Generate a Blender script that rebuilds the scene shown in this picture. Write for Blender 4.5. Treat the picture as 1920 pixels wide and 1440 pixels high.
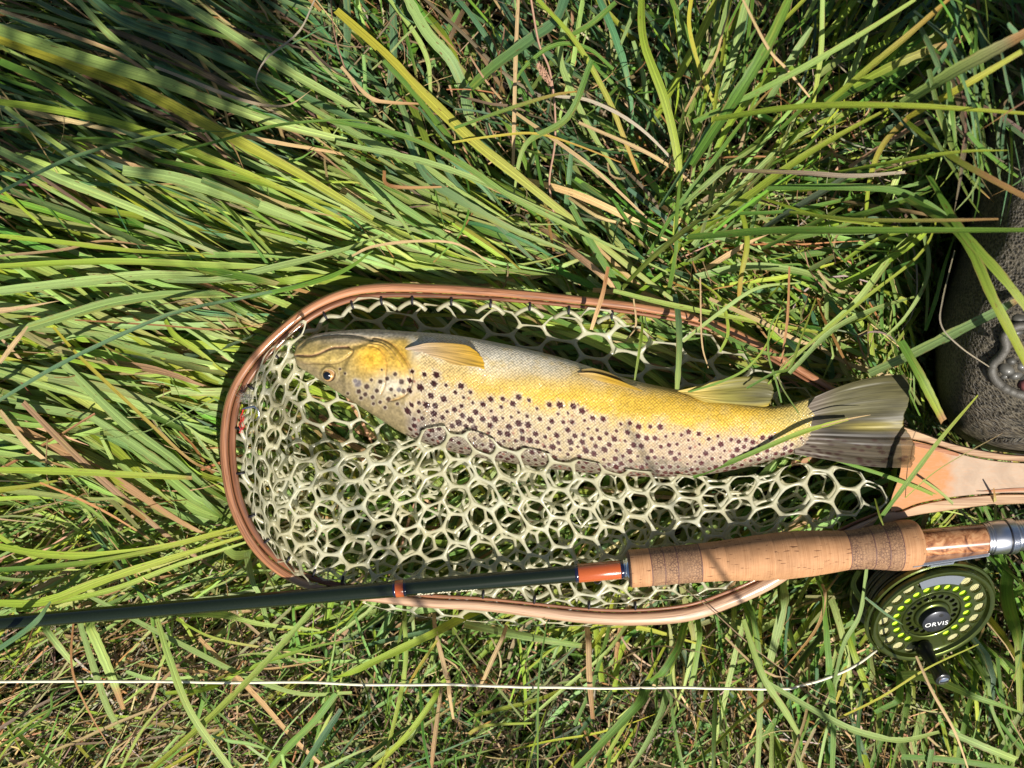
import bpy, bmesh, math, random
import numpy as np
from mathutils import Vector, Matrix

for o in list(bpy.data.objects):
    bpy.data.objects.remove(o)
R = math.radians
rng = np.random.default_rng(11)
random.seed(5)
scene = bpy.context.scene
COL = scene.collection
S = 1 / 3000.0          # metres per photo pixel on the plane z = 0
H = 0.62                # camera height over that plane

# ------------------------------------------------------------------ camera, light, exposure
cam_d = bpy.data.cameras.new('camera')
cam = bpy.data.objects.new('camera', cam_d)
COL.objects.link(cam)
cam.location = (0, 0, H)
cam_d.sensor_width = 36
cam_d.lens = 36 * H / 0.64
cam_d.clip_start = 0.01
cam_d.clip_end = 200
cam_d.dof.use_dof = True
cam_d.dof.focus_distance = H - 0.012
cam_d.dof.aperture_fstop = 7.0
scene.camera = cam

SUN_EL = 53.0
SX, SY = 0.53, -0.85
world = bpy.data.worlds.new('World')
scene.world = world
world.use_nodes = True
wn = world.node_tree
sky = wn.nodes.new('ShaderNodeTexSky')
sky.sky_type = 'NISHITA'
sky.sun_disc = False
sky.sun_elevation = R(SUN_EL)
sky.sun_rotation = math.atan2(SX, SY)
bg = wn.nodes['Background']
bg.inputs['Strength'].default_value = 0.05
wn.links.new(sky.outputs[0], bg.inputs[0])
sun_d = bpy.data.lights.new('sun', 'SUN')
sun_d.energy = 5.0
sun_d.angle = R(0.55)
sun_d.color = (1.0, 0.95, 0.86)
sun = bpy.data.objects.new('sun', sun_d)
COL.objects.link(sun)
_d = Vector((SX * math.cos(R(SUN_EL)), SY * math.cos(R(SUN_EL)), math.sin(R(SUN_EL))))
sun.rotation_euler = _d.to_track_quat('Z', 'Y').to_euler()
sun.location = (1, -1, 2)
scene.view_settings.view_transform = 'Standard'
scene.view_settings.look = 'None'
scene.view_settings.exposure = 0.62
scene.view_settings.gamma = 1
scene.view_settings.use_curve_mapping = False
scene.cycles.max_bounces = 8
scene.cycles.transparent_max_bounces = 12

# ------------------------------------------------------------------ helpers
def P(px, py, z=0.0):
    k = (H - z) / H
    return np.stack([(np.asarray(px, float) - 960) * S * k, -(np.asarray(py, float) - 720) * S * k,
                     np.asarray(z, float) + 0 * np.asarray(px, float)], -1)

def PV(px, py, z=0.0):
    return Vector(P(px, py, z).tolist())

def qmesh(name, V, F, attrs=None, mat=None, parent=None, smooth=True, mats=None):
    V = np.asarray(V, np.float32).reshape(-1, 3)
    me = bpy.data.meshes.new(name)
    if isinstance(F, np.ndarray):
        k = F.shape[1]
        n = len(F)
        me.vertices.add(len(V)); me.vertices.foreach_set('co', V.ravel())
        me.loops.add(n * k); me.loops.foreach_set('vertex_index', F.astype(np.int32).ravel())
        me.polygons.add(n)
        me.polygons.foreach_set('loop_start', np.arange(0, n * k, k, dtype=np.int32))
        me.polygons.foreach_set('loop_total', np.full(n, k, np.int32))
        me.update(calc_edges=True)
    else:
        me.from_pydata(V.tolist(), [], F)
    if smooth:
        me.polygons.foreach_set('use_smooth', np.ones(len(me.polygons), bool))
    for an, av in (attrs or {}).items():
        av = np.asarray(av, np.float32)
        if av.shape[1] == 3 and an == 'col':
            av = np.concatenate([av, np.ones((len(av), 1), np.float32)], 1)
        if av.shape[1] == 4:
            a = me.attributes.new(an, 'FLOAT_COLOR', 'POINT'); a.data.foreach_set('color', av.ravel())
        else:
            a = me.attributes.new(an, 'FLOAT_VECTOR', 'POINT'); a.data.foreach_set('vector', av.ravel())
    if mat:
        me.materials.append(mat)
    me.validate()
    o = bpy.data.objects.new(name, me)
    COL.objects.link(o)
    if parent:
        o.parent = parent
    return o

def thing(name, label, cat, loc=(0, 0, 0), group=None):
    o = bpy.data.objects.new(name, None)
    COL.objects.link(o)
    o.empty_display_size = 0.02
    o.location = loc
    o['label'] = label; o['category'] = cat
    if group:
        o['group'] = group
    return o

def tag(o, label, cat, group=None, kind=None):
    if label: o['label'] = label
    if cat: o['category'] = cat
    if group: o['group'] = group
    if kind: o['kind'] = kind
    return o

def catmull(P_, n):
    """P_ (N,K,D) -> (N,n,D)"""
    P_ = np.asarray(P_, float)
    N, K, D = P_.shape
    ext = np.concatenate([2 * P_[:, :1] - P_[:, 1:2], P_, 2 * P_[:, -1:] - P_[:, -2:-1]], 1)
    u = np.linspace(0, K - 1 - 1e-6, n)
    i = u.astype(int); f = (u - i)[None, :, None]
    p0, p1, p2, p3 = ext[:, i], ext[:, i + 1], ext[:, i + 2], ext[:, i + 3]
    return 0.5 * ((2 * p1) + (-p0 + p2) * f + (2 * p0 - 5 * p1 + 4 * p2 - p3) * f ** 2 + (-p0 + 3 * p1 - 3 * p2 + p3) * f ** 3)

def curve2(pts, n):
    """resample a traced polyline by arc length"""
    c = catmull(np.asarray(pts, float)[None], 40 * len(pts))[0]
    d = np.concatenate([[0], np.cumsum(np.linalg.norm(np.diff(c, axis=0), axis=1))])
    t = np.linspace(0, d[-1], n)
    return np.stack([np.interp(t, d, c[:, k]) for k in range(c.shape[1])], 1)

def sdist(px, py, poly, closed=True):
    """distance to polyline; negative inside when closed"""
    poly = np.asarray(poly, float)
    px = np.asarray(px, float); py = np.asarray(py, float)
    best = np.full(px.shape, 1e18); inside = np.zeros(px.shape, bool)
    n = len(poly)
    for i in range(n if closed else n - 1):
        ax, ay = poly[i][:2]; bx, by = poly[(i + 1) % n][:2]
        dx, dy = bx - ax, by - ay
        t = np.clip(((px - ax) * dx + (py - ay) * dy) / (dx * dx + dy * dy + 1e-12), 0, 1)
        q = (px - ax - t * dx) ** 2 + (py - ay - t * dy) ** 2
        best = np.minimum(best, q)
        if closed and ay != by:
            c = ((ay > py) != (by > py)) & (px < (bx - ax) * (py - ay) / (by - ay) + ax)
            inside ^= c
    d = np.sqrt(best)
    return np.where(inside, -d, d) if closed else d

def smooth01(x, a, b):
    t = np.clip((x - a) / (b - a), 0, 1)
    return t * t * (3 - 2 * t)

def vnoise(x, y, seed=0):
    """smooth value noise in [-1,1]"""
    xi = np.floor(x).astype(int); yi = np.floor(y).astype(int)
    fx = x - xi; fy = y - yi
    fx = fx * fx * (3 - 2 * fx); fy = fy * fy * (3 - 2 * fy)
    def h(a, b):
        v = np.sin(a * 127.1 + b * 311.7 + seed * 74.7) * 43758.5453
        return (v - np.floor(v)) * 2 - 1
    return (h(xi, yi) * (1 - fx) + h(xi + 1, yi) * fx) * (1 - fy) + (h(xi, yi + 1) * (1 - fx) + h(xi + 1, yi + 1) * fx) * fy

def lathe(name, prof, mat, parent=None, seg=48, mtx=None, smooth=True, attrs=False, cap=True):
    """profile [(x, r)] revolved round the local X axis"""
    prof = np.asarray(prof, float)
    a = np.linspace(0, 2 * math.pi, seg, endpoint=False)
    V = np.stack([np.repeat(prof[:, 0], seg), (prof[:, 1:2] * np.cos(a)).ravel(), (prof[:, 1:2] * np.sin(a)).ravel()], 1)
    n = len(prof)
    F = []
    for i in range(n - 1):
        for j in range(seg):
            k = (j + 1) % seg
            F.append((i * seg + j, i * seg + k, (i + 1) * seg + k, (i + 1) * seg + j))
    if cap:
        F.append(tuple(range(seg - 1, -1, -1)))
        F.append(tuple((n - 1) * seg + j for j in range(seg)))
    if mtx is not None:
        V = np.array([tuple(mtx @ Vector(v)) for v in V])
    o = qmesh(name, V, F, None, mat, parent, smooth)
    if smooth:
        sharp_by_angle(o, 40)
    return o

def sharp_by_angle(o, deg):
    me = o.data
    bm = bmesh.new(); bm.from_mesh(me)
    bmesh.ops.recalc_face_normals(bm, faces=bm.faces)
    for e in bm.edges:
        if len(e.link_faces) == 2 and e.calc_face_angle(0) > R(deg):
            e.smooth = False
    bm.to_mesh(me); bm.free()

def tube(name, pts, rad, mat, parent=None, seg=10, caps=True, attrs=None):
    pts = np.asarray(pts, float); n = len(pts)
    rad = np.broadcast_to(np.asarray(rad, float), (n,))
    T = np.gradient(pts, axis=0); T /= np.linalg.norm(T, axis=1, keepdims=True) + 1e-12
    up = np.array([0, 0, 1.0])
    A = np.cross(T, up); bad = np.linalg.norm(A, axis=1) < 0.15
    A[bad] = np.cross(T[bad], np.array([0, 1.0, 0.1]))
    A /= np.linalg.norm(A, axis=1, keepdims=True)
    B = np.cross(A, T)
    a = np.linspace(0, 2 * math.pi, seg, endpoint=False)
    V = pts[:, None] + rad[:, None, None] * (A[:, None] * np.cos(a)[None, :, None] + B[:, None] * np.sin(a)[None, :, None])
    F = []
    for i in range(n - 1):
        for j in range(seg):
            k = (j + 1) % seg
            F.append((i * seg + j, i * seg + k, (i + 1) * seg + k, (i + 1) * seg + j))
    if caps:
        F.append(tuple(range(seg - 1, -1, -1))); F.append(tuple((n - 1) * seg + j for j in range(seg)))
    return qmesh(name, V.reshape(-1, 3), F, None, mat, parent)

# ------------------------------------------------------------------ material helpers
class NT:
    def __init__(s, name):
        s.m = bpy.data.materials.new(name); s.m.use_nodes = True
        s.t = s.m.node_tree; s.t.nodes.clear()
        s.out = s.n('ShaderNodeOutputMaterial')
    def n(s, typ, **kw):
        nd = s.t.nodes.new(typ)
        for k, v in kw.items():
            setattr(nd, k, v)
        return nd
    def l(s, a, b):
        s.t.links.new(a, b)
    def put(s, sock, v):
        if isinstance(v, (int, float)):
            sock.default_value = v
        elif isinstance(v, (tuple, list)):
            sock.default_value = tuple(v) + ((1,) if len(v) == 3 and sock.type == 'RGBA' else ())
        else:
            s.l(v, sock)
    def math(s, op, a, b=0.0, c=0.0, clamp=False):
        nd = s.n('ShaderNodeMath', operation=op, use_clamp=clamp)
        s.put(nd.inputs[0], a); s.put(nd.inputs[1], b)
        if len(nd.inputs) > 2: s.put(nd.inputs[2], c)
        return nd.outputs[0]
    def mix(s, fac, a, b, mode='MIX'):
        nd = s.n('ShaderNodeMix', data_type='RGBA', blend_type=mode, clamp_factor=True)
        s.put(nd.inputs[0], fac); s.put(nd.inputs[6], a); s.put(nd.inputs[7], b)
        return nd.outputs[2]
    def ramp(s, fac, stops, interp='LINEAR'):
        nd = s.n('ShaderNodeValToRGB'); s.l(fac, nd.inputs[0])
        cr = nd.color_ramp; cr.interpolation = interp
        while len(cr.elements) < len(stops): cr.elements.new(0.5)
        for e, (p, c) in zip(cr.elements, stops):
            e.position = p; e.color = (tuple(c) + (1,)) if isinstance(c, (tuple, list)) else (c, c, c, 1)
        return nd.outputs[0]
    def noise(s, vec, scale, detail=3, rough=0.55, out=0, dist=0.0):
        nd = s.n('ShaderNodeTexNoise')
        if vec is not None: s.l(vec, nd.inputs['Vector'])
        nd.inputs['Scale'].default_value = scale; nd.inputs['Detail'].default_value = detail
        nd.inputs['Roughness'].default_value = rough; nd.inputs['Distortion'].default_value = dist
        return nd.outputs[out]
    def vscale(s, vec, sc):
        nd = s.n('ShaderNodeMapping'); s.l(vec, nd.inputs[0]); nd.inputs['Scale'].default_value = sc
        return nd.outputs[0]
    def attr(s, name):
        nd = s.n('ShaderNodeAttribute'); nd.attribute_name = name
        return nd
    def bump(s, h, strength, dist):
        nd = s.n('ShaderNodeBump'); s.l(h, nd.inputs['Height'])
        nd.inputs['Strength'].default_value = strength; nd.inputs['Distance'].default_value = dist
        return nd.outputs[0]
    def pbr(s, base, rough=0.5, metal=0.0, spec=0.5, normal=None, coat=0.0, coatr=0.1, trans=0.0, ior=1.45, sss=0.0, sssr=None):
        p = s.n('ShaderNodeBsdfPrincipled')
        s.put(p.inputs['Base Color'], base); s.put(p.inputs['Roughness'], rough)
        s.put(p.inputs['Metallic'], metal); s.put(p.inputs['Specular IOR Level'], spec)
        s.put(p.inputs['Coat Weight'], coat); s.put(p.inputs['Coat Roughness'], coatr)
        s.put(p.inputs['Transmission Weight'], trans); s.put(p.inputs['IOR'], ior)
        if sss:
            p.inputs['Subsurface Weight'].default_value = sss
            p.inputs['Subsurface Radius'].default_value = sssr or (1, .6, .3)
            p.inputs['Subsurface Scale'].default_value = 0.003
        if normal is not None: s.l(normal, p.inputs['Normal'])
        return p
    def done(s, sh):
        s.l(sh.outputs[0] if hasattr(sh, 'outputs') else sh, s.out.inputs['Surface'])
        return s.m

def simple(name, base, rough=0.5, metal=0.0, coat=0.0, var=0.12, scale=400, bump=0.0, spec=0.5):
    t = NT(name)
    oc = t.n('ShaderNodeTexCoord').outputs['Object']
    nz = t.noise(oc, scale, 4)
    f = t.ramp(nz, [(0.3, 1 - var), (0.7, 1 + var)])
    b = t.mix(1.0, tuple(base), f, 'MULTIPLY')
    return t.done(t.pbr(b, rough, metal, spec, t.bump(nz, bump, 0.0004) if bump else None, coat))

def grass_material(name, transl=0.30, rough=0.42):
    t = NT(name)
    col = t.attr('col').outputs['Color']
    uv = t.attr('buv').outputs['Vector']
    sep = t.n('ShaderNodeSeparateXYZ'); t.l(uv, sep.inputs[0])
    u = sep.outputs[0]; v = sep.outputs[1]
    vein = t.noise(t.vscale(uv, (16, 6, 37)), 1.0, 3, 0.6)
    veinf = t.ramp(vein, [(0.3, 0.58), (0.5, 1.0), (0.7, 1.36)])
    mid = t.math('ABSOLUTE', t.math('SUBTRACT', u, 0.5))
    midf = t.ramp(mid, [(0.0, 1.3), (0.06, 1.22), (0.10, 0.86), (0.2, 1.0), (0.44, 1.0), (0.5, 1.18)])
    c = t.mix(1.0, col, veinf, 'MULTIPLY')
    c = t.mix(0.75, c, t.mix(1.0, c, midf, 'MULTIPLY'))
    patch = t.noise(t.vscale(uv, (2, 22, 51)), 1.0, 3, 0.6)
    c = t.mix(t.math('MULTIPLY', t.ramp(patch, [(0.56, 0.0), (0.72, 1.0)]), 0.5), c, (0.34, 0.33, 0.06))
    sp = t.noise(t.vscale(uv, (5, 130, 23)), 1.0, 2, 0.5)
    c = t.mix(t.ramp(sp, [(0.685, 0.0), (0.72, 0.85)]), c, (0.16, 0.06, 0.02))
    edge = t.noise(t.vscale(uv, (1, 45, 77)), 1.0, 3, 0.6)
    em = t.math('MULTIPLY', t.ramp(mid, [(0.34, 0.0), (0.5, 1.0)]), t.ramp(edge, [(0.5, 0.0), (0.62, 0.75)]))
    c = t.mix(em, c, (0.26, 0.15, 0.06))
    fine = t.noise(t.vscale(uv, (40, 900, 13)), 1.0, 2)
    c = t.mix(0.35, c, t.mix(1.0, c, t.ramp(fine, [(0.3, 0.7), (0.7, 1.3)]), 'MULTIPLY'))
    h = t.math('ADD', t.math('MULTIPLY', vein, 1.0), t.math('MULTIPLY', fine, 0.2))
    nrm = t.bump(h, 0.45, 0.0006)
    p = t.pbr(c, t.math('ADD', t.math('MULTIPLY', vein, 0.35), rough - 0.08), 0, 0.45, nrm)
    tr = t.n('ShaderNodeBsdfTranslucent')
    t.l(t.mix(0.5, c, t.mix(1.0, c, (1.35, 1.3, 0.5), 'MULTIPLY')), tr.inputs[0])
    t.l(nrm, tr.inputs['Normal'])
    mx = t.n('ShaderNodeMixShader'); mx.inputs[0].default_value = transl
    t.l(p.outputs[0], mx.inputs[1]); t.l(tr.outputs[0], mx.inputs[2])
    return t.done(mx)

M_GRASS = grass_material('grass blade')
M_STRAW = grass_material('dry straw', 0.16, 0.6)

# ------------------------------------------------------------------ traced outlines (photo pixels)
HOOP = curve2([(1694, 808), (1640, 782), (1580, 745), (1530, 715), (1480, 685), (1420, 650), (1360, 620), (1290, 597),
        (1200, 580), (1100, 568), (1000, 558), (900, 550), (800, 545), (710, 545), (645, 556), (580, 586), (520, 635), (470, 690),
        (440, 745), (428, 810), (430, 880), (445, 950), (480, 1018), (530, 1066), (600, 1098), (680, 1112), (800, 1126), (900, 1132),
        (1000, 1143), (1100, 1154), (1190, 1157), (1290, 1148), (1370, 1122), (1440, 1090), (1500, 1052), (1580, 1005), (1640, 978), (1680, 962)], 400)
GRIP_A = np.array([1175.0, 1066.0]); GRIP_B = np.array([1722.0, 1020.0])
ROD = np.array([(-500, 1211), (0, 1168), (1080, 1075), (1175, 1066), (1722, 1020), (2050, 992)], float)
REEL_C = (1751, 1157)
BOOT = [(2500, 850), (1920, 852), (1850, 843), (1795, 815), (1768, 770), (1752, 700), (1755, 630), (1775, 560), (1800, 480),
        (1825, 380), (1845, 260), (1860, 100), (1880, -60), (2500, -100)]
HANDLE = [(1690, 800), (1735, 815), (1780, 830), (1850, 845), (1920, 853), (2100, 858), (2350, 850), (2350, 950), (2100, 948), (1920, 945), (1850, 948),
          (1780, 955), (1710, 967), (1650, 985), (1648, 960), (1668, 930), (1684, 890), (1690, 850)]
LINE = curve2([(-500, 1273), (0, 1277), (500, 1280), (1000, 1287), (1430, 1292), (1500, 1287), (1570, 1265), (1610, 1245), (1643, 1221)], 200)

def zcap(px, py):
    """highest a loose blade may lie at a photo position, so that it stays under the net, rod, reel and boot"""
    px = np.asarray(px, float); py = np.asarray(py, float)
    d1 = sdist(px, py, HOOP[::8])
    cap = np.where(d1 < 22, -0.016, -0.016 + 0.0006 * np.clip(d1 - 22, 0, 400))
    def lim(d, lo, slope):
        return np.where(d < 0, lo, lo + slope * np.clip(d, 0, 400))
    cap = np.minimum(cap, lim(sdist(px, py, HANDLE) - 6, -0.003, 0.0006))
    dr = sdist(px, py, ROD, False)
    cap = np.minimum(cap, lim(dr - 16, -0.002, 0.0007))
    gm = (px > 1150) & (px < 2100)
    cap = np.where(gm, np.minimum(cap, lim(dr - 50, -0.013, 0.0006)), cap)
    cap = np.minimum(cap, lim(np.hypot(px - 1735, py - 1135) - 135, -0.035, 0.0008))
    cap = np.minimum(cap, lim(sdist(px, py, BOOT), -0.06, 0.0013))
    cap = np.minimum(cap, lim(sdist(px, py, LINE[::10], False) - 5, -0.001, 0.0007))
    return cap

# ------------------------------------------------------------------ ground
g = np.sinh(np.linspace(-5.2, 5.2, 121)) / np.sinh(5.2) * 60
gx, gy = np.meshgrid(g, g)
gz = -0.105 + 0.006 * vnoise(gx * 30, gy * 30, 3) * np.exp(-(gx ** 2 + gy ** 2)) + 0.02 * vnoise(gx * .7, gy * .7, 5) * smooth01(np.hypot(gx, gy), 1, 6)
n = 121
idx = np.arange(n * n).reshape(n, n)
F = np.stack([idx[:-1, :-1], idx[:-1, 1:], idx[1:, 1:], idx[1:, :-1]], -1).reshape(-1, 4)
t = NT('dark soil')
oc = t.n('ShaderNodeTexCoord').outputs['Object']
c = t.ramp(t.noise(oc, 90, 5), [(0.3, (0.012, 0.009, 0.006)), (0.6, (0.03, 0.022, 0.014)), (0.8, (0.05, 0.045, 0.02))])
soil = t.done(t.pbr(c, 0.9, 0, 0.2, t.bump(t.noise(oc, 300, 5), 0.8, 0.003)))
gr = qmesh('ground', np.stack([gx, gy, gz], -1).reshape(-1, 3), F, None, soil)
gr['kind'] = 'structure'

# ------------------------------------------------------------------ grass
PAL = {  # linear albedo: body, tip
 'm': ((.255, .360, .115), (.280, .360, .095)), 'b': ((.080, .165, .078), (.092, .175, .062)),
 'g': ((.095, .200, .026), (.130, .225, .030)), 'y': ((.235, .330, .030), (.310, .345, .035)),
 'Y': ((.400, .360, .035), (.420, .220, .050)), 's': ((.430, .300, .150), (.480, .330, .170)),
 'o': ((.300, .140, .050), (.340, .180, .080)), 'k': ((.150, .100, .060), (.190, .130, .080)),
 'l': ((.290, .400, .095), (.310, .390, .085)), 'e': ((.330, .280, .200), (.380, .320, .240)),
}
PK = list(PAL)

def ribbon_arrays(ctrl, width, colA, colB, seg=12, roll=0.0, fold=0.35, taper=None, tipdry=None, cap=True, kink=None):
    """ctrl (N,K,3) world points; width (N,) metres. returns V (N*seg*3,3), F, col, buv"""
    ctrl = np.asarray(ctrl, float); N = len(ctrl)
    C = catmull(ctrl, seg)                                    # N,seg,3
    T = np.gradient(C, axis=1); T /= np.linalg.norm(T, axis=2, keepdims=True) + 1e-9
    up = np.array([0, 0, 1.0])
    A = np.cross(T, up); A /= np.linalg.norm(A, axis=2, keepdims=True) + 1e-6
    B = np.cross(A, T)
    tt = np.linspace(0, 1, seg)[None, :]
    roll = np.broadcast_to(np.asarray(roll, float), (N,))[:, None]
    tw = rng.normal(0, 0.35, (N, 1))
    ang = roll + tw * (tt - .5)
    taper = np.broadcast_to(np.asarray(1.0 if taper is None else taper, float), (N,))[:, None]
    prof = (0.72 + 0.28 * np.sin(np.clip(tt * 2.2, 0, math.pi / 2))) * (1 - taper * np.clip((tt - 0.3) / 0.7, 0, 1) ** 1.7)
    prof = np.maximum(prof, 0.03)
    w = np.asarray(width, float)[:, None] * prof * (0.5 if N == 1 else 0.44)
    w = w * (1 + 0.05 * rng.normal(size=w.shape))
    side = A * np.cos(ang)[..., None] + B * np.sin(ang)[..., None]
    nrm = -A * np.sin(ang)[..., None] + B * np.cos(ang)[..., None]
    fold = np.broadcast_to(np.asarray(fold, float), (N,))[:, None]
    L = C - side * w[..., None] + nrm * (w * fold)[..., None]
    Rr = C + side * w[..., None] + nrm * (w * fold)[..., None]
    V = np.stack([L, C, Rr], 2)                               # N,seg,3,3
    if cap:
        x, y, z = V[..., 0], V[..., 1], V[..., 2]
        k = H / (H - z)
        zc = zcap(x * k / S + 960, 720 - y * k / S)
        # each blade stacks at its own level under the cap
        zc = zc - cap_level(N)[:, None, None]
        m = z > zc
        V[..., 2] = np.where(m, zc - 0.10 * np.clip(z - zc, 0, .03), z)
    i = np.arange(N)[:, None, None] * (seg * 3) + np.arange(seg - 1)[None, :, None] * 3 + np.arange(2)[None, None, :]
    F = np.stack([i, i + 1, i + 4, i + 3], -1).reshape(-1, 4)
    colA = np.asarray(colA)[:, None, None, :]; colB = np.asarray(colB)[:, None, None, :]
    g_ = (tt[..., None, None] ** 1.5)
    col = colA * (1 - g_) + colB * g_
    col = np.broadcast_to(col, V.shape[:2] + (3, 3)).copy()
    if tipdry is not None:
        td = np.asarray(tipdry)[:, None]
        d = smooth01(tt, 1.02 - td, 1.10 - td * .9)[..., None, None] * (td > 0)[..., None, None]
        dry = np.array([.34, .19, .07])
        col = col * (1 - d) + dry * d
    length = np.linalg.norm(np.diff(C, axis=1), axis=2).sum(1)
    buv = np.empty_like(V)
    buv[..., 0] = np.array([0, .5, 1.0])[None, None, :]
    buv[..., 1] = (tt * length[:, None])[..., None] + rng.uniform(0, 9, (N, 1, 1))
    buv[..., 2] = rng.uniform(0, 1, (N, 1, 1))
    return V.reshape(-1, 3), F, col.reshape(-1, 3), buv.reshape(-1, 3)

def cap_level(N):
    return np.abs(rng.normal(0, 0.007, N)) if N > 1 else np.zeros(N)

def pick_cols(N, pal):
    ks = list(pal); p = np.array([pal[k] for k in ks], float); p /= p.sum()
    ch = rng.choice(len(ks), N, p=p)
    A = np.array([PAL[k][0] for k in ks])[ch]; B = np.array([PAL[k][1] for k in ks])[ch]
    br = np.exp(rng.normal(0, 0.22, (N, 1)))
    hue = 1 + rng.normal(0, 0.10, (N, 3))
    return A * br * hue, B * br * hue

def blades(N, box, ang, asd, length, width, z, zd, pal, curl=0.25, seg=10, fold=0.35, tip=0.3, taper=1.0, rollsd=0.5, arc=0.02, fan=None, K=5, free=False):
    """N random blades centred in a photo-pixel box. ang: image angle in degrees (0 right, + downwards) or function(px,py)."""
    cx = rng.uniform(box[0], box[2], N); cy = rng.uniform(box[1], box[3], N)
    if fan is not None:
        a0 = np.degrees(np.arctan2(cy - fan[1], cx - fan[0])) + rng.normal(0, asd, N)
    else:
        a0 = (ang(cx, cy) if callable(ang) else ang) + rng.normal(0, asd, N)
    a0 = np.radians(a0)
    L = np.exp(rng.uniform(math.log(length[0]), math.log(length[1]), N))
    W = rng.uniform(width[0], width[1], N) * S
    cu = rng.normal(0, curl, N)
    t = np.linspace(-.5, .5, K)[None]
    al = a0[:, None] + cu[:, None] * t * 2
    wob = rng.normal(0, 0.007, (N, K)) * L[:, None]
    step = L[:, None] / (K - 1)
    x = np.cumsum(np.cos(al) * step, 1); y = np.cumsum(np.sin(al) * step, 1)
    x = x - x[:, K // 2:K // 2 + 1] + cx[:, None] - np.sin(a0)[:, None] * wob
    y = y - y[:, K // 2:K // 2 + 1] + cy[:, None] + np.cos(a0)[:, None] * wob
    zc = rng.uniform(z[0], z[1], N)[:, None]
    sl = rng.normal(0, zd, N)[:, None]
    zz = zc + sl * t * 2 - arc * (2 * t) ** 2 * rng.uniform(0.2, 1.5, (N, 1)) * (L[:, None] / 300)
    zz = np.maximum(zz, -0.1)
    ctrl = P(x, y, zz)
    A, B = pick_cols(N, pal)
    td = np.where(rng.random(N) < tip, rng.uniform(.05, .35, N), 0)
    tp = np.where(rng.random(N) < .12, .35, taper)
    return ribbon_arrays(ctrl, W, A, B, seg, rng.normal(0, rollsd, N), fold, tp, td, not free)

def stack(parts):
    V = []; F = []; C = []; U = []; o = 0
    for v, f, c, u in parts:
        V.append(v); F.append(f + o); C.append(c); U.append(u); o += len(v)
    return np.concatenate(V), np.concatenate(F), np.concatenate(C), np.concatenate(U)

def stuff(name, parts, mat, parent=None, label=None, cat=None):
    V, F, C, U = stack(parts)
    o = qmesh(name, V, F, {'col': C, 'buv': U}, mat, parent)
    o['kind'] = 'stuff'
    if label: o['label'] = label
    if cat: o['category'] = cat
    return o

DRY = {'s': 4, 'o': 1.2, 'k': 3, 'e': 2.2}
BIG = (-500, -420, 2420, 1860)
# thatch of dead stems deep down, all over; brown mix deepened for the damp shadow there
stuff('thatch', [
    blades(5200, BIG, lambda x, y: 20 + 60 * vnoise(x / 220, y / 220, 1), 45, (60, 260), (2, 7), (-.10, -.055), .012, {'k': 4, 's': 2, 'e': 1, 'o': 1, 'g': 1.5}, .5, 7, .3, 0, 1, .6, .01),
    blades(2600, (200, 1080, 2200, 1700), lambda x, y: 60 + 50 * vnoise(x / 150, y / 150, 2), 40, (50, 260), (1.5, 6), (-.08, -.032), .012, {'s': 2.5, 'k': 5, 'e': 1.5, 'o': 1.2}, .6, 8, .3, 0, 1, .6, .01),
    blades(1500, (-250, 850, 600, 1700), lambda x, y: -38 + 25 * vnoise(x / 150, y / 150, 2), 25, (60, 260), (1.5, 5), (-.06, -.02), .01, {'s': 4, 'k': 2, 'e': 3, 'o': 1}, .5, 8, .3, 0, 1, .6, .01),
    blades(1100, (450, -200, 1950, 700), lambda x, y: 50, 50, (50, 260), (1.5, 6), (-.095, -.05), .015, {'s': 4, 'k': 3, 'e': 2, 'o': 1.5}, .7, 8, .3, 0, 1, .6, .01),
], M_STRAW, None, 'tangled brown and straw coloured dead grass stems matted on the ground between the green blades', 'dead grass')
# sparse deep green cover, wider than the frame
stuff('undergrowth', [
    blades(2800, BIG, lambda x, y: 25 + 50 * vnoise(x / 300, y / 300, 9), 30, (150, 420), (6, 15), (-.095, -.05), .015, {'g': 4, 'b': 3, 'm': 1, 'k': 1}, .4, 8, .35, .2),
    blades(2600, (-1900, -1500, 3800, 2900), lambda x, y: 25 + 50 * vnoise(x / 300, y / 300, 9), 40, (250, 600), (10, 30), (-.10, -.065), .012, {'g': 4, 'b': 2, 'm': 3, 's': 1, 'y': 2}, .4, 7, .35, .2),
    blades(1600, (430, 520, 1760, 1180), lambda x, y: np.where(y > 800, -35, 35), 25, (120, 420), (6, 18), (-.05, -.022), .008, {'g': 3, 'm': 3, 'y': 3, 'l': 1, 's': 1.5, 'b': 1}, .35, 9, .35, .2, arc=.004),
    blades(260, (560, 560, 1500, 760), 18, 14, (150, 420), (10, 20), (-.03, -.018), .004, {'g': 2, 'm': 4, 'y': 4, 'l': 2, 's': 1}, .25, 10, .35, .2, arc=.003),
    blades(160, (470, 640, 900, 900), 38, 12, (200, 420), (12, 22), (-.03, -.018), .004, {'g': 2, 'm': 4, 'y': 3, 'l': 2, 's': 1}, .2, 10, .35, .2, arc=.003),
], M_GRASS, None, 'low dark green grass growing under and around the net and rod', 'grass')

def flowL(x, y):
    a = 8 + 22 * smooth01(y, 620, 900) * smooth01(x, -100, 300)
    a = np.where(y < 480, 22 + 6 * vnoise(x / 300, y / 300, 4), a + 8 * vnoise(x / 200, y / 120, 4))
    return a

TUSSOCKS = {}
def tussock(key, name, label, base):
    TUSSOCKS[key] = thing(name, label, 'grass tussock', tuple(P(base[0], base[1], -0.10)), 'grass tussocks round the landing net')
    return TUSSOCKS[key]

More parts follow.
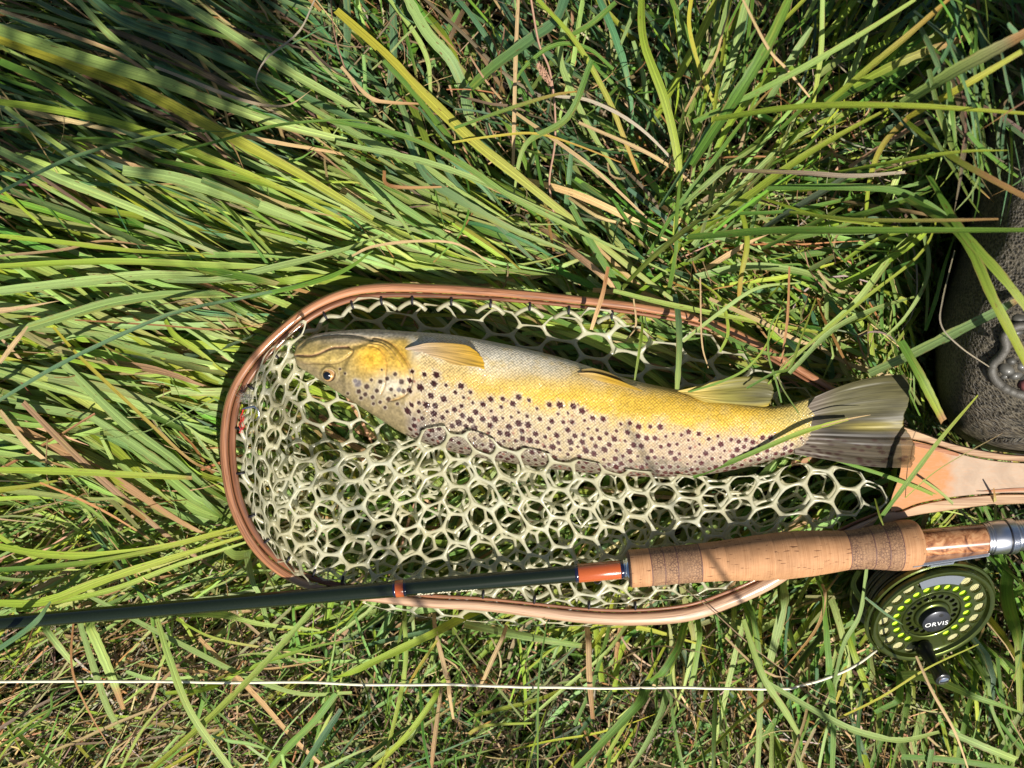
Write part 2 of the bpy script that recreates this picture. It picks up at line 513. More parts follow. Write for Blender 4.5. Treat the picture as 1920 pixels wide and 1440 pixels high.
def put_blade(o_parent, pts, w, z0, z1, code, arch=0.0, tip=0.0, taper=1.0, roll=0.0, name='blade', cap=False, fold=0.3, seg=22, tip_col=None):
    pts = np.asarray(pts, float)
    n = len(pts)
    d = np.concatenate([[0], np.cumsum(np.hypot(*np.diff(pts, axis=0).T))]); d /= d[-1]
    zz = z0 + (z1 - z0) * d + arch * (1 - (2 * d - 1) ** 2)
    ctrl = P(pts[:, 0], pts[:, 1], zz)[None]
    A = np.array([PAL[code[0]][0]]) * np.exp(rng.normal(0, .08)); B = np.array([PAL[code[-1]][1]]) * np.exp(rng.normal(0, .08))
    # hold the world width so that the blade shows its traced pixel width at its height
    V, F, C, U = ribbon_arrays(ctrl, [w * S * (H - .5 * (z0 + z1)) / H], A, B, seg, roll, fold, taper, [tip] if tip else None, cap)
    if o_parent is not None:
        V = V - np.array(o_parent.location)
    return qmesh(name, V, F, {'col': C, 'buv': U}, M_STRAW if code[0] in 'soke' else M_GRASS, o_parent)

# ---- tussock 1: flattened blades on the left
T1 = tussock('L', 'grass_tussock', 'flattened sunlit pale green grass with broad blades streaming towards the rounded end of the net', (-150, 640))
loc1 = T1.location
def local(parts, tz):
    V, F, C, U = stack(parts)
    return [(V - np.array(tz), F, C, U)]
LITE = {'m': 6, 'g': 1.2, 'y': 2.0, 'l': 3.0, 's': .9, 'b': .6, 'Y': .25, 'o': .2}
stuff('blade_mass', local([
    blades(900, (-420, 430, 560, 1000), flowL, 9, (260, 620), (7, 21), (-.055, -.006), .012, LITE, .16, 12, .3, .25, arc=.008),
    blades(190, (-100, 430, 480, 960), flowL, 12, (240, 560), (10, 24), (-.01, .008), .008, LITE, .16, 14, .3, .25, arc=.006),
    blades(620, (-300, 480, 560, 1000), flowL, 26, (100, 420), (2, 7), (-.05, .006), .01, {'m': 2, 'g': 2, 's': 3, 'o': 1.6, 'k': .8, 'l': 1}, .3, 10, .3, .2, arc=.006),
    blades(380, (130, 330, 900, 560), lambda x, y: 24 - 12 * smooth01(y, 420, 540), 7, (260, 520), (7, 17), (-.045, .0), .008, {'m': 5, 'y': 3, 'l': 4, 'g': 1, 's': .6}, .14, 12, .3, .25, arc=.006),
], loc1), M_GRASS, T1)
# ---- tussock 2: long bluer leaves, upper left, palette also darkened to stand for shade
T2 = tussock('TL', 'grass_tussock', 'long bluish green and yellowing leaves sweeping down from the upper left corner in half shade', (-150, 60))
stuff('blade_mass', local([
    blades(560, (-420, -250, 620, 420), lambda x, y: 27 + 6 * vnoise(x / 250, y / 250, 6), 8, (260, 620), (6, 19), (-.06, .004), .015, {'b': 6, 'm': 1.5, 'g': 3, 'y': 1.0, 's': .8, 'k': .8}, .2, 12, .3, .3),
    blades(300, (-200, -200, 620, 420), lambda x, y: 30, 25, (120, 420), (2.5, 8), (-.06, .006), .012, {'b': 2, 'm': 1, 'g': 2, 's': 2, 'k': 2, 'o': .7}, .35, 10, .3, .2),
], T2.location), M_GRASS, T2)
# ---- tussock 3: criss-cross blades over deep gaps, upper middle
T3 = tussock('TC', 'grass_tussock', 'loose criss-crossing blue green blades with curled dry stems over dark gaps above the net', (900, 60))
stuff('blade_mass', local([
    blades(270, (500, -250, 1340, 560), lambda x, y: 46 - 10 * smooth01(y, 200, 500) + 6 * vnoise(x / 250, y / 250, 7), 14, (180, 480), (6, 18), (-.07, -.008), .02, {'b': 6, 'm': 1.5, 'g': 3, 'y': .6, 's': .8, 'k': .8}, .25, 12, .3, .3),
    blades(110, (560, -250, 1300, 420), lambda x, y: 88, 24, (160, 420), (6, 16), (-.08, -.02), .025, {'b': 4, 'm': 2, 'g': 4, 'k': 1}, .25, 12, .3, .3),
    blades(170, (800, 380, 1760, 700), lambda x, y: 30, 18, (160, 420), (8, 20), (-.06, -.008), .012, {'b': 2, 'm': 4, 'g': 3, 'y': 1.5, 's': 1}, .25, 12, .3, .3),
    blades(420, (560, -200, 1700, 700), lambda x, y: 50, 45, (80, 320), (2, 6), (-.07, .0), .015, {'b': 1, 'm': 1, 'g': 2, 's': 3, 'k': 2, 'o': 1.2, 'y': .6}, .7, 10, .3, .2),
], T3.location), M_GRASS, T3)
# ---- tussock 4: bright blades fanning out, upper right
T4 = tussock('TR', 'grass_tussock', 'bright yellow green blades fanning up and right towards the camera beside the boot', (1270, 470))
stuff('blade_mass', local([
    blades(230, (1260, -200, 1900, 470), None, 13, (220, 480), (6, 17), (-.06, .035), .02, {'g': 4, 'y': 3.5, 'm': 2, 'b': 1.5, 's': .7, 'Y': .3}, .25, 12, .35, .3, fan=(1230, 500)),
    blades(380, (1260, 260, 1760, 720), lambda x, y: -20 + 70 * vnoise(x / 130, y / 130, 8), 35, (80, 320), (3, 13), (-.06, .004), .015, {'g': 2.5, 'y': 2, 'm': 4, 's': 1.6, 'l': 1, 'o': .4, 'k': .6}, .45, 10, .3, .2),
    blades(150, (1500, -250, 2300, 420), lambda x, y: -35, 30, (180, 480), (6, 14), (-.09, -.045), .02, {'g': 3, 'b': 3, 'k': 1}, .3, 10, .3, .2),
    blades(200, (1270, 120, 1850, 700), lambda x, y: 40, 55, (90, 300), (1.5, 5), (-.04, .01), .015, {'s': 3, 'k': 1, 'o': 1, 'e': 1, 'y': 1, 'g': 1}, .6, 10, .3, .1),
    blades(300, (1750, -200, 2150, 330), lambda x, y: 70, 28, (160, 340), (4, 12), (.06, .10), .02, {'g': 3, 'b': 4, 'm': 1, 'k': 1}, .3, 12, .3, .2, free=True),
    blades(110, (1640, 330, 1800, 780), lambda x, y: 75, 14, (150, 360), (4, 11), (-.06, -.005), .015, {'g': 3, 'm': 3, 'y': 1}, .35, 12, .3, .2),
], T4.location), M_GRASS, T4)
# ---- tussock 5: fine blades, lower left
T5 = tussock('BL', 'grass_tussock', 'fine green and straw blades under the dark rod blank at the lower left', (-80, 1450))
stuff('blade_mass', local([
    blades(470, (-300, 960, 620, 1650), lambda x, y: -32 + 14 * vnoise(x / 160, y / 160, 3), 22, (160, 460), (2.5, 9), (-.05, -.002), .012, {'g': 3, 'm': 2.5, 'y': 2, 'l': 1.5, 's': 2.5, 'o': .8, 'k': 1}, .3, 11, .3, .2, arc=.008),
    blades(170, (-300, 900, 620, 1650), lambda x, y: 30, 30, (120, 420), (5, 13), (-.045, -.002), .012, {'g': 3, 'm': 4, 'y': 1, 's': 1.5}, .3, 11, .3, .2, arc=.008),
    blades(160, (-300, 880, 450, 1120), lambda x, y: -28, 10, (160, 420), (5, 12), (-.04, -.004), .01, {'g': 3, 'm': 2, 'y': 3, 'l': 2}, .2, 11, .3, .2, arc=.008),
], T5.location), M_GRASS, T5)
# ---- tussock 6: upright blades over straw, lower right
T6 = tussock('BR', 'grass_tussock', 'broad green blades standing over dry straw below the cork grip and reel', (1350, 1500))
stuff('blade_mass', local([
    blades(200, (1230, 1120, 2100, 1650), lambda x, y: 92 + 14 * vnoise(x / 160, y / 160, 5), 16, (180, 460), (8, 17), (-.06, -.006), .02, {'g': 4, 'm': 3.5, 'y': 1.5, 'b': 1}, .2, 12, .35, .25),
    blades(190, (560, 1150, 1350, 1650), lambda x, y: -55 + 20 * vnoise(x / 160, y / 160, 5), 26, (180, 460), (3, 12), (-.06, -.004), .02, {'g': 4, 'm': 2, 'y': 1.8, 'b': 1}, .25, 12, .35, .25),
    blades(260, (560, 1150, 2150, 1650), lambda x, y: 30, 60, (80, 320), (2, 7), (-.055, -.004), .02, {'g': 3, 'm': 1, 'y': 1, 's': 3, 'k': 1.5, 'o': 1}, .45, 11, .3, .2),
    blades(90, (1820, 1050, 2150, 1500), lambda x, y: 75, 16, (180, 380), (6, 13), (-.05, -.006), .02, {'g': 4, 'm': 2, 'y': 2}, .25, 12, .35, .25),
], T6.location), M_GRASS, T6)

# ---- traced blades: (tussock, points, width px, z0, z1, colour[, arch, tip, taper])
HERO = [
 ('TL', [(-60, 45), (0, 72), (120, 115), (260, 168), (400, 240), (560, 325), (700, 410)], 25, .035, .0, 'Yy', .01, 0, .6),
 ('TL', [(-60, 35), (0, 57), (150, 108), (300, 152), (400, 190), (520, 232), (650, 264)], 24, .045, .01, 'lm', .01, 0, .5),
 ('TL', [(150, -20), (230, 40), (380, 95), (500, 150), (640, 215), (760, 270)], 24, .02, -.01, 'b', .01, 0, .8),
 ('TL', [(310, -15), (430, 62), (520, 122), (640, 190), (740, 245)], 21, .03, .0, 'm', .01, 0, .8),
 ('TL', [(-40, 185), (150, 215), (280, 250), (400, 300), (520, 350), (660, 420)], 16, .02, .0, 'y', .01, 0, .7),
 ('TL', [(-40, 262), (100, 330), (200, 370), (320, 422), (410, 485)], 19, .015, .0, 'm', .008, 0, .9),
 ('TL', [(130, -20), (200, 60), (260, 110), (335, 175)], 14, .01, .0, 'm', .01, 0, .8),
 ('TL', [(-20, 372), (60, 330), (150, 290), (260, 262), (350, 247), (470, 248)], 8, .03, .02, 'bg', .01, .1),
 ('TL', [(330, 285), (420, 262), (520, 235), (640, 225), (720, 232)], 7, .02, .03, 'g', .01, 0),
 ('TL', [(10, 200), (150, 300), (250, 360), (330, 410), (440, 478)], 10, .02, .005, 'ly', .008, 0),
 ('TL', [(230, 320), (330, 335), (450, 372), (560, 412), (660, 450)], 26, .008, -.004, 'm', .004, 0, .8),
 ('TL', [(290, 300), (400, 322), (520, 352), (640, 392)], 15, .014, .002, 'gy', .004, 0, .8),
 ('TL', [(-20, 440), (130, 456), (260, 471), (420, 478)], 10, .014, .004, 'y', .006, .1),
 ('TL', [(0, 480), (120, 468), (200, 452), (330, 470)], 6, .012, .004, 'so', .006, 0),
 ('TL', [(0, 115), (90, 155), (160, 200), (290, 262)], 18, .01, .0, 'g', .01, 0, .7),
 ('TL', [(250, 5), (330, 70), (420, 140), (560, 235), (650, 300)], 10, .012, .0, 'ls', .01, .2),
 ('TL', [(0, 20), (120, 62), (220, 100), (300, 150), (420, 215)], 9, .03, .012, 'so', .01, 0),
 ('TL', [(290, 125), (350, 148), (430, 180), (500, 198), (545, 195), (585, 168)], 7, .03, .02, 'es', .01, 0),
 ('TL', [(590, 0), (560, 60), (500, 110), (480, 150), (490, 175)], 4, .03, .02, 'e', .01, 0),
 ('L', [(-30, 548), (150, 528), (300, 515), (480, 522)], 20, .01, .002, 'm', .006, 0, .7),
 ('L', [(-30, 640), (100, 600), (220, 566), (350, 550), (485, 553)], 20, .012, .003, 'mg', .006, 0, .8),
 ('L', [(-20, 762), (100, 690), (200, 640), (330, 585), (480, 553), (612, 512)], 9, .025, .012, 'b', .01, 0, .8),
 ('L', [(100, 613), (153, 672), (267, 780), (330, 840), (390, 890)], 7, .018, .008, 'Yo', .006, 0, .6),
 ('L', [(-20, 880), (120, 883), (250, 890), (360, 896)], 15, .014, .006, 'y', .004, .1, .5),
 ('L', [(120, 683), (233, 793), (333, 868), (430, 956)], 19, .01, -.004, 'mg', .006, 0, .9),
 ('L', [(-20, 500), (200, 490), (380, 496), (560, 505), (650, 520)], 13, .012, .002, 'ym', .004, 0, .7),
 ('L', [(-20, 570), (90, 590), (200, 625), (310, 655), (420, 720)], 22, .006, -.002, 'm', .004, 0, .8),
 ('L', [(-20, 690), (100, 720), (220, 745), (330, 790), (420, 850)], 18, .006, -.004, 'm', .004, 0, .8),
 ('L', [(170, 780), (260, 838), (350, 905), (430, 990)], 20, .008, -.004, 'mg', .004, 0, .9),
 ('L', [(30, 760), (130, 775), (230, 800), (330, 860), (410, 925)], 17, .004, -.004, 'm', .004, 0, .9),
 ('L', [(310, 600), (330, 630), (380, 665), (420, 700)], 12, .01, .0, 'y', .004, 0, .8),
 ('L', [(0, 770), (40, 820), (70, 850), (100, 872)], 12, .012, .006, 's', .004, 0, .6),
 ('L', [(0, 680), (30, 640), (52, 612)], 10, .018, .02, 's', .004, 0, .7),
 ('L', [(470, 560), (560, 530), (640, 500), (700, 470)], 8, .016, .014, 'g', .006, 0, .8),
 ('L', [(490, 553), (520, 565), (552, 578)], 14, .014, .008, 'l', .002, 0, .3),
 ('L', [(510, 530), (580, 522), (660, 520), (740, 528)], 17, .01, .004, 'yl', .002, 0, .6),
 ('L', [(140, 600), (300, 610), (420, 618), (500, 600)], 4, .018, .012, 'o', .004, 0),
 ('L', [(190, 820), (215, 870), (220, 885)], 9, .012, .0, 'lm', 0, 0, .3),
 ('L', [(240, 520), (400, 525), (520, 500), (640, 470), (720, 440)], 14, .008, .0, 'm', .004, 0, .7),
 ('L', [(100, 640), (230, 600), (330, 595), (440, 600)], 16, .002, -.004, 'm', .004, 0, .8),
 ('BL', [(-30, 1018), (80, 1038), (200, 1040), (320, 1022), (452, 984)], 17, .012, .0, 'y', .008, 0, .8),
 ('BL', [(-30, 1070), (120, 1060), (250, 1040), (455, 992)], 11, .014, .0, 'gy', .008, 0, .6),
 ('BL', [(-30, 1130), (80, 1128), (180, 1092), (300, 1052), (462, 1004)], 18, .014, .0, 'y', .008, 0, .7),
 ('BL', [(30, 1142), (200, 1108), (330, 1060), (468, 1014)], 11, .01, .0, 'yl', .006, 0, .6),
 ('BL', [(415, 1022), (440, 1042), (470, 1040), (478, 1022)], 15, .0, -.004, 'l', .002, 0, .6),
 ('BL', [(80, 1172), (105, 1205), (140, 1248)], 15, .0, -.004, 'm', .004, 0, .5),
 ('BL', [(160, 1160), (180, 1200), (208, 1265), (232, 1330)], 19, .002, -.006, 'lm', .002, .28, .6),
 ('BL', [(148, 1160), (170, 1230), (200, 1320), (225, 1368)], 14, -.002, -.004, 'm', .002, 0, .3),
 ('BL', [(295, 1160), (320, 1240), (360, 1340), (445, 1460)], 14, .016, .01, 'lm', .008, 0, .2),
 ('BL', [(590, 1138), (500, 1240), (400, 1340), (270, 1455)], 13, .012, .006, 'ly', .006, 0, .3),
 ('BL', [(160, 1112), (250, 1160), (350, 1212), (450, 1262), (560, 1300), (660, 1298)], 13, -.004, -.002, 'm', .002, 0, .6),
 ('BL', [(455, 1040), (500, 1160), (530, 1262)], 11, .0, -.004, 'm', .002, 0, .5),
 ('BL', [(-30, 1235), (60, 1172), (95, 1128)], 11, .02, .03, 'b', .008, 0, .7),
 ('BL', [(140, 1140), (135, 1250), (165, 1330), (205, 1400)], 5, .014, .0, 'o', .01, 0, .7),
 ('BL', [(310, 1300), (400, 1290), (470, 1252), (600, 1210), (700, 1198)], 9, .004, .0, 'yg', .006, .1),
 ('BL', [(330, 1160), (400, 1195), (500, 1215), (620, 1235)], 8, .002, .0, 'ys', .004, 0),
 ('BL', [(330, 1155), (420, 1155), (490, 1170), (600, 1182)], 10, .002, .0, 'l', .004, 0, .6),
 ('BL', [(0, 1400), (90, 1340), (110, 1290), (250, 1265)], 6, .004, .0, 'g', .006, 0),
 ('BL', [(630, 1300), (590, 1350), (540, 1400), (500, 1450)], 16, .0, -.004, 'g', .002, 0, .4),
 ('BL', [(640, 1330), (600, 1390), (560, 1450)], 13, .002, .0, 'b', .002, 0, .4),
 ('BR', [(620, 1280), (740, 1222), (860, 1168), (960, 1140)], 15, .006, -.006, 'y', .006, 0, .6),
 ('BR', [(870, 1172), (1000, 1196), (1104, 1212)], 15, .0, -.004, 'mg', .004, .12, .3),
 ('BR', [(1300, 1170), (1230, 1280), (1150, 1370), (1070, 1450)], 17, .006, -.002, 'g', .008, 0, .4),
 ('BR', [(950, 1180), (922, 1240), (895, 1302)], 9, .006, .0, 's', .004, 0, .5),
 ('BR', [(828, 1290), (815, 1390), (808, 1450)], 10, .006, .0, 'so', .004, 0, .4),
 ('BR', [(1103, 1165), (1105, 1260), (1112, 1348)], 12, .0, -.004, 'so', .004, 0, .3),
 ('BR', [(1026, 1165), (1010, 1280), (1008, 1450)], 4, .012, .004, 'g', .004, 0, .3),
 ('BR', [(750, 1130), (762, 1210), (752, 1300), (715, 1450)], 10, .002, -.002, 'ly', .004, 0, .5),
 ('BR', [(820, 1200), (780, 1260), (760, 1300)], 6, .008, .0, 'Y', .004, 0, .5),
 ('BR', [(810, 1160), (835, 1260), (850, 1348)], 9, .004, -.004, 's', .006, 0, .5),
 ('BR', [(840, 1270), (770, 1370), (690, 1450)], 12, .004, .0, 'y', .006, 0, .6),
 ('BR', [(1000, 1355), (910, 1360), (880, 1376), (920, 1352)], 8, .0, .0, 'yY', .004, 0, .6),
 ('BR', [(1393, 1162), (1430, 1268), (1470, 1330), (1497, 1376)], 14, .014, .004, 'lm', .008, 0, .4),
 ('BR', [(1440, 1282), (1560, 1350), (1620, 1375), (1690, 1388), (1762, 1372)], 13, .01, .004, 'm', .01, 0, .6),
 ('BR', [(1322, 1120), (1305, 1230), (1293, 1292)], 15, .0, -.006, 'gm', .002, 0, .3),
 ('BR', [(1485, 1060), (1460, 1170), (1442, 1245)], 19, .0, -.006, 'm', .002, 0, .3),
 ('BR', [(1402, 1110), (1424, 1250), (1420, 1450)], 14, -.004, -.006, 'gm', .002, 0, .3),
 ('BR', [(1545, 1060), (1550, 1200), (1562, 1330), (1560, 1450)], 14, .004, -.002, 'g', .004, 0, .4),
 ('BR', [(1625, 1060), (1612, 1150), (1580, 1212), (1558, 1310)], 10, .01, .0, 'mg', .004, 0, .6),
 ('BR', [(1590, 1100), (1575, 1190), (1550, 1290)], 8, .006, .0, 'lm', .004, 0, .6),
 ('BR', [(1712, 1290), (1780, 1294), (1850, 1314), (1915, 1336)], 13, .004, .0, 'mg', .008, 0, .8),
 ('BR', [(1640, 1335), (1700, 1305), (1722, 1283)], 13, .0, .004, 'g', .004, 0, .5),
 ('BR', [(1895, 1030), (1908, 1200), (1912, 1335)], 13, .0, -.004, 'gy', .002, 0, .3),
 ('BR', [(1780, 1372), (1850, 1402), (1905, 1424)], 16, .01, .006, 'm', .006, 0, .2),
 ('BR', [(1690, 1418), (1800, 1426), (1940, 1448)], 15, .004, .0, 'g', .004, 0, .4),
 ('BR', [(1360, 1195), (1420, 1250), (1500, 1290), (1560, 1330)], 5, .006, .004, 'sk', .006, 0, .5),
 ('BR', [(1550, 1060), (1548, 1120), (1530, 1180), (1470, 1255)], 7, .002, -.004, 'sY', .006, 0, .7),
 ('BR', [(1400, 1010), (1395, 1090), (1365, 1200)], 10, -.012, -.004, 'yl', .0, 0, .3),
 ('BR', [(1850, 1250), (1860, 1330), (1890, 1400)], 8, .002, .0, 'mg', .004, 0, .5),
 ('TC', [(755, -20), (800, 60), (850, 120), (882, 205)], 23, .0, -.02, 'mb', .01, 0, .4),
 ('TC', [(1062, -10), (1040, 40), (990, 78), (920, 130), (884, 165)], 23, .012, .0, 'bg', .008, 0, .3),
 ('TC', [(884, 160), (874, 180), (880, 215), (890, 235)], 21, .0, -.02, 'bm', 0, 0, .6),
 ('TC', [(630, 20), (720, 100), (790, 172), (880, 258), (960, 322), (1060, 402), (1180, 500), (1300, 590)], 20, .02, -.012, 'Ym', .012, 0, .7),
 ('TC', [(620, 226), (760, 256), (870, 310), (960, 370), (1100, 440), (1290, 528)], 12, .028, .004, 'gm', .012, 0, .8),
 ('TC', [(630, 268), (800, 305), (930, 352), (1070, 415)], 13, .016, .0, 'm', .008, 0, .8),
 ('TC', [(1000, -10), (1080, 80), (1142, 190), (1170, 260), (1196, 325)], 11, .03, .0, 'yY', .01, 0, .5),
 ('TC', [(1203, -10), (1208, 80), (1250, 200), (1274, 330), (1264, 440)], 17, .04, .0, 'y', .012, 0, .6),
 ('TC', [(972, -10), (967, 110), (964, 240), (962, 320)], 8, .012, .0, 's', .004, 0, .3),
 ('TC', [(852, 240), (960, 202), (1040, 178), (1095, 170)], 8, .03, .03, 'gY', .008, 0, .8),
 ('TC', [(1110, 112), (1064, 220), (985, 272), (962, 370)], 13, .035, .0, 'gm', .006, 0, .8),
 ('TC', [(968, 212), (1060, 276), (1120, 322), (1215, 410)], 8, .016, .0, 's', .01, 0, .6),
 ('TC', [(848, 267), (920, 256), (1000, 250), (1070, 268), (1165, 305)], 5, .02, .01, 'YY', .006, 0, .6),
 ('TC', [(735, -20), (738, 100), (722, 225)], 16, -.01, -.03, 'b', .004, 0, .4),
 ('TC', [(650, -20), (652, 60), (648, 125)], 16, -.01, -.02, 'b', 0, 0, .5),
 ('TC', [(715, -20), (775, 60), (802, 115), (808, 180)], 11, .0, -.02, 'lm', 0, 0, .5),
 ('TC', [(660, 480), (700, 462), (780, 452), (860, 458), (930, 500)], 6, .01, .008, 's', .008, 0, .6),
 ('TC', [(860, 180), (920, 195), (960, 200), (1000, 215)], 6, .0, -.01, 'k', .01, 0, .5),
 ('TC', [(640, 125), (690, 180), (730, 192), (800, 195)], 8, .012, .0, 'so', .008, 0, .6),
 ('TC', [(720, 320), (724, 345), (760, 352), (840, 350)], 8, .01, .004, 'o', .008, 0, .6),
 ('TC', [(640, 300), (700, 360), (750, 410), (790, 470)], 10, .014, .002, 'mg', .008, 0, .7),
 ('TC', [(1040, 180), (1110, 190), (1200, 240), (1290, 330)], 7, .024, .01, 'e', .01, 0, .6),
 ('TC', [(1085, 230), (1200, 280), (1260, 315), (1300, 345)], 8, .02, .0, 's', .01, 0, .6),
 ('TC', [(1150, 130), (1100, 90), (1040, 85), (980, 130), (950, 190)], 9, .02, .0, 'g', .01, 0, .7),
 ('TC', [(1155, 5), (1100, 50), (1010, 95)], 12, .03, .01, 'g', .004, 0, .8),
 ('TC', [(760, 250), (800, 330), (870, 380), (960, 430), (1060, 470)], 17, .006, -.012, 'bm', .006, 0, .7),
 ('TC', [(560, 190), (700, 270), (820, 330), (900, 400), (1000, 450)], 16, .004, -.012, 'm', .006, 0, .7),
 ('TC', [(1060, 30), (1050, 110), (1075, 180), (1110, 250), (1160, 330)], 15, .0, -.02, 'm', .004, 0, .6),
 ('TR', [(1296, 310), (1380, 182), (1440, 82), (1485, -15)], 23, .03, .07, 'g', .02, 0, .4),
 ('TR', [(1340, 224), (1500, 201), (1700, 199), (1935, 214)], 15, .06, .10, 'y', .02, 0, .6),
 ('TR', [(1290, 448), (1400, 370), (1520, 285), (1665, 204)], 16, .0, .06, 'y', .02, 0, .7),
 ('TR', [(1290, 445), (1450, 433), (1600, 433), (1940, 432)], 17, .03, .10, 'g', .015, 0, .4),
 ('TR', [(1300, 228), (1380, 192), (1500, 130), (1620, 60), (1730, -10)], 13, .05, .08, 'gl', .01, 0, .6),
 ('TR', [(1540, 205), (1620, 135), (1700, 68), (1800, -20)], 13, .05, .09, 'yY', .01, 0, .6),
 ('TR', [(1548, 195), (1700, 112), (1770, 62), (1830, 12)], 26, .03, .08, 'gy', .01, .12, .4),
 ('TR', [(1600, 160), (1700, 110), (1822, 66)], 17, .06, .08, 'yo', .01, .3, .4),
 ('TR', [(1690, 196), (1780, 140), (1850, 102), (1925, 62)], 25, .08, .13, 'lk', .01, .2, .3),
 ('TR', [(1700, 222), (1800, 165), (1940, 82)], 13, .07, .11, 'Yy', .01, 0, .3),
 ('TR', [(1622, 440), (1628, 350), (1655, 272), (1722, 203)], 11, .0, .07, 'yY', .01, 0, .3),
 ('TR', [(1690, 222), (1780, 292), (1850, 332), (1940, 380)], 15, .06, .11, 'yo', .01, .5, .3),
 ('TR', [(1560, 325), (1700, 300), (1800, 285), (1890, 282)], 9, .05, .10, 'y', .01, 0, .8),
 ('TR', [(1375, 320), (1500, 324), (1600, 330), (1697, 323)], 9, .04, .05, 'ke', .01, 0, .4),
 ('TR', [(1440, 352), (1560, 350), (1690, 360), (1790, 420), (1850, 500)], 14, .03, .05, 'g', .015, .1, .6),
 ('TR', [(1700, 372), (1800, 440), (1860, 560), (1928, 690)], 24, .06, .085, 'gy', .02, .06, .25),
 ('TR', [(1740, 330), (1800, 430), (1880, 520), (1950, 610)], 19, .06, .09, 'gy', .015, 0, .4),
 ('TR', [(1480, 398), (1600, 412), (1750, 414), (1872, 411)], 9, .06, .10, 'yo', .01, .25, .5),
 ('TR', [(1542, -10), (1538, 100), (1524, 195)], 12, .07, .04, 'ly', .0, 0, .3),
 ('TR', [(1388, -10), (1440, 90), (1475, 130), (1518, 182)], 6, .08, .05, 's', .01, 0, .4),
 ('TR', [(1297, -10), (1292, 50), (1312, 130), (1340, 200), (1372, 300)], 9, .04, .0, 'Yy', .01, 0, .6),
 ('TR', [(1402, -10), (1375, 100), (1345, 210)], 17, .01, -.01, 'm', .01, 0, .4),
 ('TR', [(1370, -10), (1345, 80), (1300, 180)], 14, .004, -.01, 'm', .01, 0, .4),
 ('TR', [(1645, -10), (1600, 130), (1555, 215)], 13, .03, .01, 'm', .01, 0, .4),
 ('TR', [(1520, 50), (1480, 120), (1440, 190)], 16, .02, .0, 'mg', .0, 0, .3),
 ('TR', [(1300, 460), (1390, 350), (1450, 290), (1520, 240)], 14, .0, .02, 'm', .01, 0, .6),
 ('TR', [(1735, 250), (1800, 220), (1830, 145)], 10, .03, .05, 'bk', .01, .3, .7),
 ('TR', [(1385, 380), (1400, 450), (1388, 520), (1383, 580)], 13, .004, -.004, 'yY', .01, .12, .3),
 ('TR', [(1545, 620), (1610, 560), (1680, 470), (1730, 430)], 14, .0, .01, 'l', .01, 0, .5),
 ('TR', [(1300, 520), (1400, 500), (1500, 510), (1600, 545)], 16, -.004, -.006, 'm', .006, 0, .6),
 ('TR', [(1440, 720), (1500, 660), (1620, 560), (1730, 470), (1765, 380)], 7, .018, .02, 'y', .01, 0, .6),
 ('TR', [(1480, 700), (1560, 620), (1640, 580), (1720, 555)], 11, .008, .008, 'm', .01, 0, .7),
 ('TR', [(1735, 620), (1755, 560), (1770, 500), (1790, 440)], 8, .004, .02, 'g', .01, 0, .6),
 ('TR', [(1700, 380), (1735, 450), (1738, 520), (1700, 590), (1650, 640)], 9, .01, .004, 'm', .01, 0, .7),
 ('TR', [(1690, 400), (1720, 480), (1738, 540), (1735, 620)], 9, .002, -.01, 'gm', .01, 0, .7),
]
for h in HERO:
    k, pts, w, z0, z1, code = h[:6]
    ex = list(h[6:]) + [0.0, 0.0, 1.0][len(h[6:]):]
    put_blade(TUSSOCKS[k], pts, w, z0, z1, code, ex[0], ex[1], ex[2], rng.normal(0, .25), cap=k in ('L', 'BL', 'BR') and not (k != 'L' and z0 >= .01))

# ================================================================== landing net
def wood_material(name, c1, c2, ring=230.0, gloss=0.35, coat=0.35, axis_attr=True):
    t = NT(name)
    uv = t.attr('buv').outputs['Vector'] if axis_attr else t.n('ShaderNodeTexCoord').outputs['Object']
    a = t.noise(t.vscale(uv, (5, ring, ring)), 1.0, 4, 0.6, dist=0.6)
    b = t.noise(t.vscale(uv, (22, ring * 4, ring * 4)), 1.0, 3, 0.6)
    fib = t.noise(t.vscale(uv, (40, ring * 9, ring * 9)), 1.0, 2, 0.5)
    f = t.math('ADD', t.math('MULTIPLY', a, 0.45), t.math('ADD', t.math('MULTIPLY', b, 0.25), t.math('MULTIPLY', fib, .3)))
    c = t.ramp(f, [(0.41, c2), (0.50, c1), (0.60, tuple(min(1, v * 1.3) for v in c1))])
    blot = t.noise(t.vscale(uv, (30, 200, 200)), 1.0, 3, 0.6)
    c = t.mix(t.ramp(blot, [(0.60, 0.0), (0.74, 0.45)]), c, tuple(v * .45 for v in c2))
    wet = t.noise(t.n('ShaderNodeTexCoord').outputs['Object'], 45, 3, 0.5)
    rr = t.ramp(wet, [(0.4, gloss), (0.6, gloss + .25)])
    return t.done(t.pbr(c, rr, 0, 0.45, t.bump(f, 0.5, 0.0004), coat, 0.12))
# wood uv convention: x along the strip (m), y across (m), z height (m)
M_HOOP_OUT = wood_material('outer hoop laminate', (.36, .160, .075), (.15, .060, .028))
M_HOOP_IN = wood_material('inner hoop laminate', (.22, .09, .042), (.09, .036, .018))
M_HOOP_LOW = wood_material('pale hoop laminate', (.42, .26, .16), (.22, .12, .07))

net = thing('landing_net', 'wooden teardrop landing net with pale rubber honeycomb bag lying on the grass under the trout', 'landing net', PV(1000, 850, 0).to_tuple())
NL = np.array(net.location)

